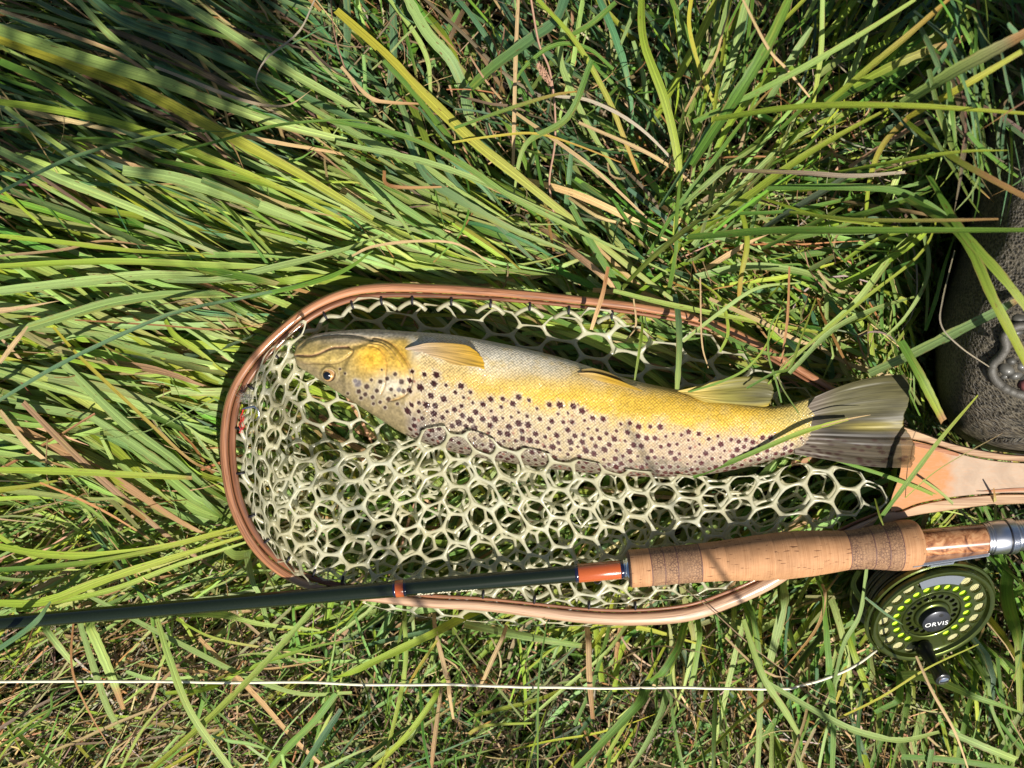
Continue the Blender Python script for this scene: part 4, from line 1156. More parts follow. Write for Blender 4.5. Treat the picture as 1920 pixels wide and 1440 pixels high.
for _ in range(22000):
    cx = r2.uniform(764, 1556)
    ix = np.searchsorted(xs, cx)
    ix = min(ix, len(xs) - 1)
    a_hi = arc[ix, ntop - 1]
    yy = Y[ix, :ntop]; aa = arc[ix, :ntop]
    yl = np.interp(cx, [640, 740, 800, 860, 900, 960, 1020, 1080, 1150, 1250, 1330, 1400, 1480, 1556], [705, 694, 694, 720, 737, 742, 754, 762, 790, 800, 812, 818, 822, 820])
    a_lo = np.interp(yl, yy, aa) if yy[-1] > yy[0] else np.interp(yl, yy[::-1], aa[::-1])
    lo, hi = min(a_lo, a_hi), max(a_lo, a_hi)
    cy = r2.uniform(lo, hi)
    edge = (cy - lo) / (hi - lo + 1e-6)
    if r2.random() > .5 + 1.2 * edge: continue
    dmin = np.interp(cx, [764, 1000, 1300, 1556], [15.5, 15.5, 14, 12.2]) * (1.10 - .42 * edge)
    if all((cx - q[0]) ** 2 + (cy - q[1]) ** 2 > dmin * dmin for q in acc):
        acc.append((cx, cy, edge))
for cx, cy, e in acc:
    rr = np.interp(cx, [764, 950, 1200, 1556], [6.0, 5.9, 5.2, 4.5]) * r2.uniform(.5, 1.15)
    red = np.interp(cx, [764, 1000, 1250, 1556], [.0, .25, .8, .7]) * (1 - .6 * e)
    colr = np.array([.030, .005, .0035]) * (1 - red) + np.array([.090, .005, .006]) * red
    spot(cx, cy, rr * 1.75, (.50, .43, .36), .2, 5, .4, True, .45 * (1 - .85 * e))
    spot(cx, cy, rr, colr, .22, int(r2.integers(4, 7)), .13, True, 1.0)
    if r2.random() < .2:
        spot(cx + r2.uniform(8, 11), cy + r2.uniform(-5, 5), 2.6, (.22, .05, .03), .3, 4, .4, True, .7)
C *= (1 + .10 * vnoise(X / 3, arc / 3, 51) + .10 * sp_z * vnoise(X / 6, arc / 6, 52))[..., None]
C = np.clip(C, .004, .9)

nv = len(ph)
idx = np.arange(len(xs) * nv).reshape(len(xs), nv)
nx_ = np.roll(idx, -1, 1)
F = np.stack([idx[:-1], nx_[:-1], nx_[1:], idx[1:]], -1).reshape(-1, 4)
fish = thing('trout', 'brown trout with golden flank and dark red spots lying on its side in the net', 'fish', PV(1000, 760, .012).to_tuple())
FL = np.array(fish.location)
V = P(X, Y, Z).reshape(-1, 3) - FL
t = NT('trout skin')
col = t.attr('col').outputs['Color']
uv = t.attr('buv').outputs['Vector']
sp_ = t.n('ShaderNodeSeparateXYZ'); t.l(uv, sp_.inputs[0])
vo = t.n('ShaderNodeTexVoronoi'); vo.feature = 'F1'; vo.inputs['Scale'].default_value = 1.0; vo.inputs['Randomness'].default_value = .35
rot = t.n('ShaderNodeMapping'); t.l(uv, rot.inputs[0]); rot.inputs['Rotation'].default_value = (0, 0, R(45)); rot.inputs['Scale'].default_value = (.215, .215, 0)
t.l(rot.outputs[0], vo.inputs['Vector'])
scale_mask = sp_.outputs[2]
dcell = vo.outputs['Distance']
sc = t.ramp(dcell, [(0.0, 1.35), (0.40, 1.0), (0.70, .45)])
c = t.mix(t.math('MULTIPLY', scale_mask, .75), col, t.mix(1.0, col, sc, 'MULTIPLY'))
hh = t.math('MULTIPLY', t.math('SUBTRACT', 1.0, dcell), scale_mask)
oc = t.n('ShaderNodeTexCoord').outputs['Object']
micro = t.noise(oc, 900, 3)
hh = t.math('ADD', hh, t.math('MULTIPLY', micro, .35))
nb = t.bump(hh, .8, .00045)
rgh = t.ramp(t.noise(oc, 300, 3), [(0.35, .26), (0.65, .42)])
p = t.pbr(c, .5, 0, .28, nb, .45, .07)
t.l(t.bump(hh, 1.0, .0007), p.inputs['Coat Normal'])
M_FISH = t.done(p)
smask = smooth01(X, 770, 800)
UV = np.stack([X, arc, smask * np.ones_like(X)], -1)
body = qmesh('body', V, F, {'col': C.reshape(-1, 3), 'buv': UV.reshape(-1, 3)}, M_FISH, fish)

# eye
def body_z(px, py):
    m_ = top & (np.abs(X - px) < 4)
    i = np.argmin(((X - px) ** 2 + (Y - py) ** 2 + (~top) * 1e6).ravel())
    return Z.ravel()[i]
ez = zc_[np.searchsorted(xs, 617), 0] + .0105
t = NT('eye iris')
oc = t.n('ShaderNodeTexCoord').outputs['Object']
c = t.ramp(t.noise(oc, 1500, 4), [(0.3, (.30, .13, .04)), (0.55, (.58, .34, .14)), (0.75, (.75, .60, .40))])
M_IRIS = t.done(t.pbr(c, .25, .3, .5, None, .9, .03))
M_PUPIL = simple('eye pupil', (.004, .005, .008), .06, 0, 1.0, .0)
def dome(name, c, r, hgt, mat, parent, tilt=None, seg=32, rings=10, sq=(1, 1)):
    V = [(0, 0, hgt)]; F = []
    for i in range(1, rings + 1):
        a = i / rings * math.pi / 2
        for j in range(seg):
            b = j / seg * 2 * math.pi
            V.append((r * math.sin(a) * math.cos(b) * sq[0], r * math.sin(a) * math.sin(b) * sq[1], hgt * math.cos(a)))
    for j in range(seg): F.append((0, 1 + j, 1 + (j + 1) % seg))
    for i in range(rings - 1):
        for j in range(seg):
            a0 = 1 + i * seg + j; a1 = 1 + i * seg + (j + 1) % seg
            F.append((a0, a0 + seg, a1 + seg, a1))
    M_ = (tilt or Matrix.Identity(3))
    V = [tuple(M_ @ Vector(v) + Vector(c)) for v in V]
    return qmesh(name, V, F, None, mat, parent)
tilt = Matrix.Rotation(R(24), 3, 'X') @ Matrix.Rotation(R(-8), 3, 'Y')
ec = PV(617, 704, ez - .0012) - Vector(FL)
eye = dome('eye', ec, 12.4 * S, .0030, M_IRIS, fish, tilt)
t = NT('eye lid ring'); M_RIM = simple('pale eye rim', (.46, .34, .22), .3, 0, .6, .15)
pts = [tuple(tilt @ Vector((12.2 * S * math.cos(a), 11.8 * S * math.sin(a), .0004)) + ec) for a in np.linspace(0, 2 * math.pi, 40)]
tube('eyelid', pts, .00042, M_RIM, fish, 8)
pc = ec + tilt @ Vector((-.0005, .0006, .0022))
dome('pupil', pc, 7.9 * S, .0013, M_PUPIL, eye, tilt, sq=(1.0, 1.02))

# fins
def fin_material(name, rays):
    t = NT(name)
    col = t.attr('col').outputs['Color']
    uv = t.attr('buv').outputs['Vector']
    sp_ = t.n('ShaderNodeSeparateXYZ'); t.l(uv, sp_.inputs[0])
    w = t.noise(t.vscale(uv, (rays * 4.5, 1.2, 1)), 1.0, 2)
    nz = t.noise(t.vscale(uv, (rays * 1.2, 3, 1)), 1.0, 3)
    f = t.math('ADD', t.math('MULTIPLY', w, .55), t.math('MULTIPLY', nz, .5))
    c = t.mix(1.0, col, t.ramp(f, [(0.36, .5), (0.52, 1.0), (0.68, 1.5)]), 'MULTIPLY')
    p = t.pbr(c, .55, 0, .3, t.bump(f, .25, .0003), .06, .25)
    tr = t.n('ShaderNodeBsdfTranslucent'); t.l(c, tr.inputs[0])
    tp = t.n('ShaderNodeBsdfTransparent')
    m1 = t.n('ShaderNodeMixShader'); m1.inputs[0].default_value = .35; t.l(p.outputs[0], m1.inputs[1]); t.l(tr.outputs[0], m1.inputs[2])
    m2 = t.n('ShaderNodeMixShader'); t.l(t.math('MULTIPLY', sp_.outputs[2], .5), m2.inputs[0]); t.l(m1.outputs[0], m2.inputs[1]); t.l(tp.outputs[0], m2.inputs[2])
    return t.done(m2)
def fin(name, e1, e2, z_base, z_tip, colf, mat, bulge=0.0, bulge_b=0.0, nr=70, nl=60, ripple=.0006, rays=14, clear=None, label=None, th=.0007, zfun=None):
    A_ = curve2(e1, nl); B_ = curve2(e2, nl)
    s = np.linspace(0, 1, nr)[:, None, None]; tt = np.linspace(0, 1, nl)[None, :]
    G = A_[None] * (1 - s) + B_[None] * s
    dirv = G[:, -1] - G[:, 0]; dirv /= np.linalg.norm(dirv, axis=1, keepdims=True)
    sv = np.linspace(0, 1, nr)[:, None]
    bl = (bulge(sv) if callable(bulge) else bulge * np.sin(math.pi * sv))
    G = G + dirv[:, None] * (bl * tt ** 2)[..., None] - dirv[:, None] * ((bulge_b * np.sin(math.pi * sv)) * (1 - tt) ** 2)[..., None]
    jag = 1.6 * vnoise(sv * rays * 2.3, sv * 0, 5)
    G = G + dirv[:, None] * (jag * tt ** 8)[..., None]
    zz = z_base + (z_tip - z_base) * tt + ripple * vnoise(sv * rays * 1.3, tt * 1.5, 4) * .25 + ripple * vnoise(sv * 3 + 0 * tt, tt * 2 + 0 * sv, 9)
    if zfun: zz = zfun(G[..., 0], G[..., 1], zz, tt)
    top_ = P(G[..., 0], G[..., 1], zz); thk = th * (1 - .7 * tt) * (1 - .5 * np.abs(2 * sv - 1) ** 4)
    bot_ = P(G[..., 0], G[..., 1], zz - thk)
    n_ = nr * nl
    V = np.concatenate([top_.reshape(-1, 3), bot_.reshape(-1, 3)]) - FL
    i = np.arange(n_).reshape(nr, nl)
    f1 = np.stack([i[:-1, :-1], i[1:, :-1], i[1:, 1:], i[:-1, 1:]], -1).reshape(-1, 4)
    f2 = f1[:, ::-1] + n_
    bd = np.concatenate([i[0, :], i[1:, -1], i[-1, -2::-1], i[-2:0:-1, 0]])
    b2 = np.roll(bd, -1)
    f3 = np.stack([bd, b2, b2 + n_, bd + n_], -1)
    sg = np.broadcast_to(sv, (nr, nl)); tg = np.broadcast_to(tt, (nr, nl))
    cc = colf(sg, tg, G[..., 0], G[..., 1])
    cl = clear(sg, tg) if clear else .25 * tg
    U = np.stack([sg, tg, cl], -1).reshape(-1, 3)
    o = qmesh(name, V, np.concatenate([f1, f2, f3]), {'col': np.tile(cc.reshape(-1, 3), (2, 1)), 'buv': np.tile(U, (2, 1))}, mat, fish)
    if label: o['label'] = label
    return o
def bz(x, y): return body_z(x, y)
MF = fin_material('fin membrane', 13)
MFT = fin_material('tail membrane', 24)
def c3(a, b, c): 
    a, b, c = map(np.array, (a, b, c))
    def f(s, t_, x, y):
        k = t_[..., None]
        q = np.where(k < .5, a + (b - a) * k * 2, b + (c - b) * (k - .5) * 2)
        return q * (1 + .1 * np.sin(s * 40))[..., None]
    return f
fin('pectoral_fin', [(760, 653), (780, 648), (802, 643), (837, 643), (868, 646), (882, 650)], [(764, 664), (788, 668), (823, 676), (867, 690), (892, 697), (905, 699)],
    bz(764, 658) - .0004, bz(900, 680) + .0012, c3((.50, .40, .32), (.50, .34, .13), (.55, .33, .02)), MF, 13, 0)
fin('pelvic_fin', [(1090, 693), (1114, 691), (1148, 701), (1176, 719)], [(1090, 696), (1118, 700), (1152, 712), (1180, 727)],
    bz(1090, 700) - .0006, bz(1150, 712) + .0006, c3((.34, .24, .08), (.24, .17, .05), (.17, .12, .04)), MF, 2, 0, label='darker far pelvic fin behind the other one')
fin('pelvic_fin', [(1084, 699), (1116, 700), (1160, 713), (1200, 730)], [(1084, 703), (1118, 713), (1160, 723), (1203, 734)],
    bz(1085, 702) - .0004, bz(1180, 728) + .003, c3((.62, .45, .20), (.56, .36, .04), (.46, .30, .04)), MF, 3, 0)
def anal_col(s, t_, x, y):
    a = np.array([.62, .47, .12]); b = np.array([.28, .25, .06]); d = np.array([.13, .12, .045])
    k = smooth01(t_, .1, .55)[..., None]
    q = a * (1 - k) + b * k
    k2 = (smooth01(t_, .45, .9) * (.4 + .6 * np.exp(-((s - .45) / .3) ** 2)))[..., None]
    q = q * (1 - k2) + d * k2
    k3 = (smooth01(s, .75, 1) * .7)[..., None]
    return q * (1 - k3) + np.array([.52, .37, .03]) * k3
fin('anal_fin', [(1270, 733), (1308, 724), (1349, 713), (1396, 706), (1434, 709), (1449, 718)], [(1290, 741), (1325, 756), (1360, 765), (1396, 768), (1425, 766), (1440, 762)],
    bz(1290, 745) + .0012, .0175, anal_col, MF, 5, 0, ripple=.0012, zfun=lambda x, y, z, t_: np.maximum(z, .0165))
def tail_col(s, t_, x, y):
    upc = np.array([.125, .112, .048]); mid_c = np.array([.040, .034, .026]); lo = np.array([.095, .075, .048]); base = np.array([.20, .16, .12])
    k = smooth01(s, .35, .55)[..., None]; q = upc * (1 - k) + mid_c * k  # dark middle paints the shadow lying across the tail
    k = smooth01(s, .62, .8)[..., None]; q = q * (1 - k) + lo * k
    k = (np.exp(-((s - .55) / .05) ** 2) * smooth01(t_, .2, .7))[..., None]; q = q * (1 - k) + np.array([.33, .27, .05]) * k
    k = (1 - smooth01(t_, .05, .35))[..., None]; q = q * (1 - k) + base * k
    k = (smooth01(t_, .78, .95) * smooth01(s, .5, .8) * .6)[..., None]; q = q * (1 - k) + np.array([.36, .23, .10]) * k
    rr_ = np.random.default_rng(3)
    for i in range(46):
        a_ = rr_.uniform(.70, 1.0); b_ = rr_.uniform(.02, .95)
        cx = (1 - a_) * 0 + a_; 
        m_ = np.exp(-(((s - a_) / .017) ** 2 + ((t_ - b_) / .028) ** 2) ** 2)[..., None] * .85
        q = q * (1 - m_) + np.array([.05, .022, .016]) * m_
    return q
def tail_bulge(s):
    return np.interp(s, [0, .12, .3, .45, .55, .62, .75, .9, 1], [0, 6, 3, -8, -10, -2, 10, 8, 0])
fin('caudal_fin', [(1528, 744), (1560, 730), (1600, 716), (1650, 705), (1698, 702)], [(1490, 852), (1540, 860), (1590, 869), (1650, 876), (1708, 877)],
    .0182, .0200, tail_col, MFT, tail_bulge, 16, nr=170, nl=110, ripple=.0011, rays=24,
    clear=lambda s, t_: .1 * t_ + .9 * smooth01(s, .45, .8) * smooth01(t_, .55, .9), th=.0012,
    zfun=lambda x, y, z, t_: z + .0022 * np.sin((y - 700) / 28.0) * t_)

# ================================================================== fly rod
a0 = PV(0, 1168, .0145); a1 = PV(1722, 1020, .0235)
ax = (a1 - a0).normalized()
_s = np.linspace(-.35, .9, 4000)
_p = np.array(a0)[None] + _s[:, None] * np.array(ax)[None]
_px = 960 + _p[:, 0] / S * H / (H - _p[:, 2])
def rx(px): return float(np.interp(px, _px, _s))
def rr(px, r):
    z = a0.z + ax.z * rx(px)
    return r * S * (H - z) / H
zax = Vector((0, 0, 1)); yv = zax.cross(ax).normalized(); zv = ax.cross(yv)
rod = thing('fly_rod', 'dark green fly rod with cork grip and rust red wraps lying across the net', 'fishing rod', tuple(PV(1170, 1066, .0)))
RL = Matrix.Translation(a0 - rod.location) @ Matrix((ax, yv, zv)).transposed().to_4x4()
def rod_lathe(name, prof, mat, parent=rod, seg=56, **k):
    return lathe(name, [(rx(x), rr(x, r)) for x, r in prof], mat, parent, seg, RL, **k)
M_BLANK = simple('dark green lacquered graphite', (.008, .013, .006), .22, 0, .3, .15, 900)
M_WRAP = simple('rust red thread wrap', (.40, .085, .022), .22, 0, .8, .12, 2500, .1)
M_NAVY = simple('navy thread wrap', (.008, .009, .030), .2, 0, .8, .1)
M_SILV = simple('polished metal', (.62, .63, .66), .16, 1.0, 0, .08)
M_NICK = simple('satin aluminium', (.56, .57, .61), .30, 1.0, 0, .06, 1200)
rod_lathe('blank', [(-900, 11.5), (-300, 12.8), (0, 13.2), (740, 15.0), (1176, 16.2)], M_BLANK)
for xa, xb, r in ((742.5, 757.5, 15.9), (1084, 1163, 17.4)):
    rod_lathe('thread_wrap', [(xa, r), (xa + .6, r + .25), (xb - .6, r + .25), (xb, r)], M_WRAP)
for xa, xb, r in ((738, 742.5, 15.7), (757.5, 762, 15.8), (1078, 1084, 17.1), (1163, 1168.5, 17.3)):
    rod_lathe('thread_band', [(xa, r - .4), (xa + .8, r + .1), (xb - .8, r + .1), (xb, r - .4)], M_NAVY)
rod_lathe('winding_check', [(1168.5, 17), (1169, 19), (1171, 20), (1172, 19), (1174, 21.5), (1177, 22.5), (1178, 21)], M_SILV)
# hook keeper
kp = []
for a in np.linspace(-.4, math.pi + .4, 16):
    kp.append(tuple(RL @ Vector((rx(1119 + 7 * math.cos(a)), -rr(1119, 14 + 9 * math.sin(a)), -.0006))))
tube('hook_keeper', kp, .0005, simple('blackened wire', (.03, .03, .035), .3, .8), rod, 8)

# cork grip, ring by ring
def cork_material(name, c1, c2, speck, dark):
    t = NT(name)
    oc = t.attr('buv').outputs['Vector']
    band = t.noise(t.vscale(oc, (2600, 30, 30)), 1, 3, .6)
    c = t.ramp(band, [(.3, c2), (.6, c1), (.8, tuple(v * 1.12 for v in c1))])
    big = t.noise(t.vscale(oc, (60, 120, 120)), 1, 3, .6)
    c = t.mix(1.0, c, t.ramp(big, [(.3, .82), (.7, 1.1)]), 'MULTIPLY')
    lent = t.noise(t.vscale(oc, (130, 900, 900)), 1, 2, .5)
    pit = t.ramp(lent, [(.655, 0), (.69, 1)])
    c = t.mix(t.math('MULTIPLY', pit, .85), c, (.11, .045, .022))
    h = t.math('SUBTRACT', t.math('MULTIPLY', band, .35), pit)
    if speck:
        vz = t.n('ShaderNodeTexVoronoi'); vz.feature = 'DISTANCE_TO_EDGE'; vz.inputs['Scale'].default_value = 620
        t.l(t.n('ShaderNodeTexCoord').outputs['Object'], vz.inputs['Vector'])
        ed = t.ramp(vz.outputs[0], [(.02, 1), (.16, 0)])
        zone = t.ramp(t.noise(oc, 110, 2), [(.35, .25), (.6, 1)])
        c = t.mix(t.math('MULTIPLY', t.math('MULTIPLY', ed, zone), dark), c, (.07, .035, .03))
    return t.done(t.pbr(c, .72, 0, .25, t.bump(h, .5, .0004)))
M_CORK = cork_material('pale cork', (.46, .245, .120), (.34, .165, .072), False, 0)
M_CORK2 = cork_material('composite cork', (.34, .20, .11), (.24, .13, .07), True, .85)
M_CORKE = cork_material('dark cork face', (.20, .125, .085), (.13, .08, .055), True, .6)  # front face, coloured darker because it turns away from the sun
GP = [(1177, 29), (1180, 35), (1215, 35.2), (1300, 35.6), (1322, 36), (1370, 38.5), (1420, 42), (1470, 44), (1520, 42.5), (1560, 39), (1585, 36.6), (1600, 36.5), (1625, 38.5), (1650, 42), (1672, 45.5), (1695, 47), (1712, 46.5), (1719, 43), (1723, 36)]
gx_ = np.array([p_[0] for p_ in GP], float); gr_ = np.array([p_[1] for p_ in GP], float)
def grad_prof(xa, xb):
    n_ = max(3, int((xb - xa) / 3))
    q = np.linspace(xa, xb, n_)
    r_ = np.interp(q, gx_, gr_)
    r_[0] -= .45; r_[-1] -= .45
    if xa < 1179: r_ = r_
    return list(zip(q, r_))
def buv_of(o, off):
    me = o.data
    n_ = len(me.vertices); co = np.empty(n_ * 3, np.float32); me.vertices.foreach_get('co', co); co = co.reshape(-1, 3)
    inv = RL.inverted()
    L = np.array([tuple(inv @ Vector(v)) for v in co.tolist()], np.float32)
    ang = np.arctan2(L[:, 2], L[:, 1])
    B = np.stack([L[:, 0], ang * .009, L[:, 0] * 0 + off], 1) if False else np.stack([L[:, 0], L[:, 1], L[:, 2]], 1) + off
    a = me.attributes.new('buv', 'FLOAT_VECTOR', 'POINT'); a.data.foreach_set('vector', B.astype(np.float32).ravel())
rings = [(1177, 1181, M_CORKE), (1181, 1219, M_CORK), (1219, 1243, M_CORK2), (1243, 1267, M_CORK2), (1267, 1311, M_CORK2), (1311, 1356, M_CORK), (1356, 1400, M_CORK), (1400, 1444, M_CORK), (1444, 1488, M_CORK),
         (1488, 1532, M_CORK), (1532, 1586, M_CORK), (1586, 1630, M_CORK2), (1630, 1655, M_CORK2), (1655, 1680, M_CORK2), (1680, 1723, M_CORK)]
for i, (xa, xb, m_) in enumerate(rings):
    o = rod_lathe('cork_ring', grad_prof(xa, xb), m_, seg=96)
    buv_of(o, i * .37)
# thin glue seams between composite rings
for xs_ in (1219, 1243, 1267, 1311, 1586, 1630, 1655, 1680):
    r_ = float(np.interp(xs_, gx_, gr_))
    rod_lathe('glue_seam', [(xs_ - 1.0, r_ - .5), (xs_ - .5, r_ + .12), (xs_ + .5, r_ + .12), (xs_ + 1.0, r_ - .5)], simple('cork glue line', (.12, .055, .05), .6) if xs_ == 1219 else bpy.data.materials['cork glue line'])
# reel seat
t = NT('figured burl insert')
oc = t.n('ShaderNodeTexCoord').outputs['Object']
n1 = t.noise(oc, 70, 5, .65, dist=2.5); n2 = t.noise(oc, 350, 4, .6, dist=1.0)
c = t.ramp(n1, [(.32, (.07, .025, .012)), (.45, (.30, .12, .05)), (.58, (.52, .26, .12)), (.72, (.60, .36, .20))])
c = t.mix(.35, c, t.mix(1.0, c, t.ramp(n2, [(.3, .6), (.7, 1.35)]), 'MULTIPLY'))
M_INS = t.done(t.pbr(c, .2, 0, .5, None, .9, .05))
rod_lathe('seat_insert', [(1723, 26), (1724, 27.3), (1843, 27.3), (1844, 26)], M_INS)
rod_lathe('lock_ring', [(1843, 27), (1844, 29.5), (1846.5, 29.5), (1847, 28.4), (1848.5, 28.4), (1849, 30), (1851, 30), (1851.5, 29), (1853, 29), (1854, 31), (1856, 31.5), (1881, 31.8), (1883, 31)], M_NICK)
rod_lathe('ring_seam', [(1883, 30.2), (1885, 30.2)], simple('dark seam', (.03, .03, .035), .4, .5))
kn = [(1885, 30.5), (1886, 33.5)]
for i in range(6): kn += [(1887 + i * 2, 34), (1888 + i * 2, 33.2)]
rod_lathe('knurled_collar', kn + [(1899, 33), (1900, 31)], M_NICK)
th_ = [(1900, 28)]
for i in range(36): th_ += [(1902 + i * 5, 29.6), (1904.5 + i * 5, 27.6)]
rod_lathe('threaded_barrel', th_ + [(2085, 28), (2086, 31), (2115, 31), (2120, 26)], M_NICK)

# handwriting on the blank: cream script, wrapped round the tube and mostly turned away
def text_mesh(body, size, shear=0.0, extrude=0.0, spacing=1.0):
    cu = bpy.data.curves.new('txt', 'FONT'); cu.body = body; cu.size = size; cu.shear = shear; cu.extrude = extrude; cu.space_character = spacing
    cu.resolution_u = 3; cu.offset = 0.018 if shear else 0.0
    o = bpy.data.objects.new('txt', cu); COL.objects.link(o)
    dg = bpy.context.evaluated_depsgraph_get()
    me = bpy.data.meshes.new_from_object(o.evaluated_get(dg))
    v = np.array([tuple(q.co) for q in me.vertices]); f = [tuple(p_.vertices) for p_ in me.polygons]
    bpy.data.objects.remove(o); bpy.data.curves.remove(cu); bpy.data.meshes.remove(me)
    return v, f
M_INK = simple('cream ink', (.75, .70, .50), .4)
blank_o = [o for o in rod.children if o.name.startswith('blank')][0]
for body_, x0_, wpx, hpx in (('Sust tim Liner', 779, 116, 15), ('Arts 17324', 970, 92, 15)):
    v, f = text_mesh(body_, 1.0, .35)
    w_ = v[:, 0].max() - v[:, 0].min(); h0 = v[:, 1].min()
    out = []
    for q in v:
        X_ = rx(x0_ + (q[0] - v[:, 0].min()) / w_ * wpx)
        r_ = rr(x0_, 15.6)
        aa = -math.pi / 2 + R(22) + (q[1] * .72 * hpx * S) / r_        # angle round the tube, from the lower silhouette up
        out.append(tuple(RL @ Vector((X_, r_ * math.sin(aa), r_ * math.cos(aa)))))
    qmesh('lettering', out, f, None, M_INK, blank_o, False)

# ================================================================== fly reel
nR = Vector((.119, -.543, .831)).normalized()
rR = (ax - nR * ax.dot(nR)).normalized()
tR = nR.cross(rR)
RM = Matrix((rR, tR, nR)).transposed().to_4x4()
RC = PV(1751, 1158, .011)
RR = 118 * S * (H - .011) / H
reel = thing('fly_reel', 'olive green ported fly reel with black hub mounted under the cork grip', 'fishing reel', tuple(RC))
M_OLIVE = simple('olive anodised metal', (.060, .078, .012), .33, .75, .5, .12, 500)
M_OLIVED = simple('dark olive anodised metal', (.040, .050, .014), .32, .7, .4, .12, 500)
M_BLK = simple('black hub metal', (.035, .037, .045), .35, .4, .2, .1, 600)
M_BLKG = simple('black handle', (.010, .010, .010), .3, 0, .3, .1)
M_LIME = simple('lime backing line', (.42, .72, .02), .6, 0, 0, .1, 1500, .2)
M_COIL = simple('olive cream line coil', (.42, .40, .20), .5, 0, .2, .2, 700)
M_COILD = simple('dull olive line coil', (.10, .095, .045), .5, 0, .2, .3, 300)
M_HOLE = simple('reel inner black', (.006, .006, .006), .6)
def rxf(V): return np.array([tuple(RM @ Vector(v)) for v in np.asarray(V, float).tolist()])
def rlathe(name, prof, mat, parent=reel, seg=96, cap=False, ctr=(0, 0)):
    prof = np.asarray(prof, float)         # (radius, z)
    a = np.linspace(0, 2 * math.pi, seg, endpoint=False)
    V = np.stack([(prof[:, 0:1] * np.cos(a)).ravel() + ctr[0], (prof[:, 0:1] * np.sin(a)).ravel() + ctr[1], np.repeat(prof[:, 1], seg)], 1)
    F = [(i * seg + j, i * seg + (j + 1) % seg, (i + 1) * seg + (j + 1) % seg, (i + 1) * seg + j) for i in range(len(prof) - 1) for j in range(seg)]
    if cap: F.append(tuple((len(prof) - 1) * seg + j for j in range(seg))); F.append(tuple(range(seg - 1, -1, -1)))
    o = qmesh(name, rxf(V), F, None, mat, parent); sharp_by_angle(o, 42); return o
mm = .001
def ported(name, r0, r1, n_, rc, rh, phase, mat, z=0.0, depth=1.6 * mm, skip=(), el=1.0):
    V = []; F = []
    K = 24
    for k in range(n_):
        tc = phase + k * 2 * math.pi / n_; dt = math.pi / n_
        bd = []
        for i in range(6): bd.append((tc - dt + 2 * dt * i / 6, r0))
        for i in range(6): bd.append((tc + dt, r0 + (r1 - r0) * i / 6))
        for i in range(6): bd.append((tc + dt - 2 * dt * i / 6, r1))
        for i in range(6): bd.append((tc - dt, r1 - (r1 - r0) * i / 6))
        bd = np.array([(r * math.cos(a), r * math.sin(a)) for a, r in bd])
        cc = np.array([rc * math.cos(tc), rc * math.sin(tc)])
        b = len(V)
        if k in skip:
            for q in bd: V.append((q[0], q[1], z))
            V.append((cc[0], cc[1], z))
            for i in range(K): F.append((b + i, b + (i + 1) % K, b + K))
            continue
        er = np.array([math.cos(tc), math.sin(tc)]); et = np.array([-er[1], er[0]])
        hl = []
        for q in bd:
            d = q - cc; a = math.atan2(d @ er, d @ et)
            hl.append(cc + et * rh * el * math.cos(a) + er * rh * math.sin(a))
        for q in bd: V.append((q[0], q[1], z))
        for q, e in zip(hl, bd):
            g_ = q + (e - q) * .10; V.append((g_[0], g_[1], z))
        for q in hl: V.append((q[0], q[1], z - .25 * mm))
        for q in hl: V.append((q[0], q[1], z - depth))
        for i in range(K):
            j = (i + 1) % K
            for l_ in range(3):
                F.append((b + l_ * K + i, b + l_ * K + j, b + (l_ + 1) * K + j, b + (l_ + 1) * K + i))
    o = qmesh(name, rxf(V), F, None, mat, reel)
    # weld sector seams
    bm = bmesh.new(); bm.from_mesh(o.data); bmesh.ops.remove_doubles(bm, verts=bm.verts, dist=2e-6); bmesh.ops.recalc_face_normals(bm, faces=bm.faces); bm.to_mesh(o.data); bm.free()
    sharp_by_angle(o, 30)
    return o
zf = -2.2 * mm
ported('spool_face', .675 * RR, .885 * RR, 20, .785 * RR, .090 * RR, R(90 + 9 + 9), M_OLIVE, zf, skip=(9, 10, 19, 18), el=1.12)
ported('spool_face', .505 * RR, .675 * RR, 22, .592 * RR, .062 * RR, R(90), M_OLIVE, zf, skip=(10, 11, 12))
ported('spool_face', .30 * RR, .462 * RR, 20, .385 * RR, .043 * RR, R(94), M_OLIVE, zf - .6 * mm)
rlathe('spool_ridge', [(.462 * RR, zf - .6 * mm), (.462 * RR, zf + .5 * mm), (.475 * RR, zf + .8 * mm), (.492 * RR, zf + .8 * mm), (.505 * RR, zf)], M_OLIVE)
rlathe('spool_rim', [(.885 * RR, zf), (.90 * RR, zf + .9 * mm), (.915 * RR, 0), (.945 * RR, .5 * mm), (.985 * RR, .3 * mm), (1.0 * RR, -.5 * mm), (1.0 * RR, -3.2 * mm), (.96 * RR, -3.8 * mm), (.95 * RR, -3.8 * mm), (.90 * RR, -6 * mm), (.88 * RR, -6 * mm), (.88 * RR, zf)], M_OLIVE)
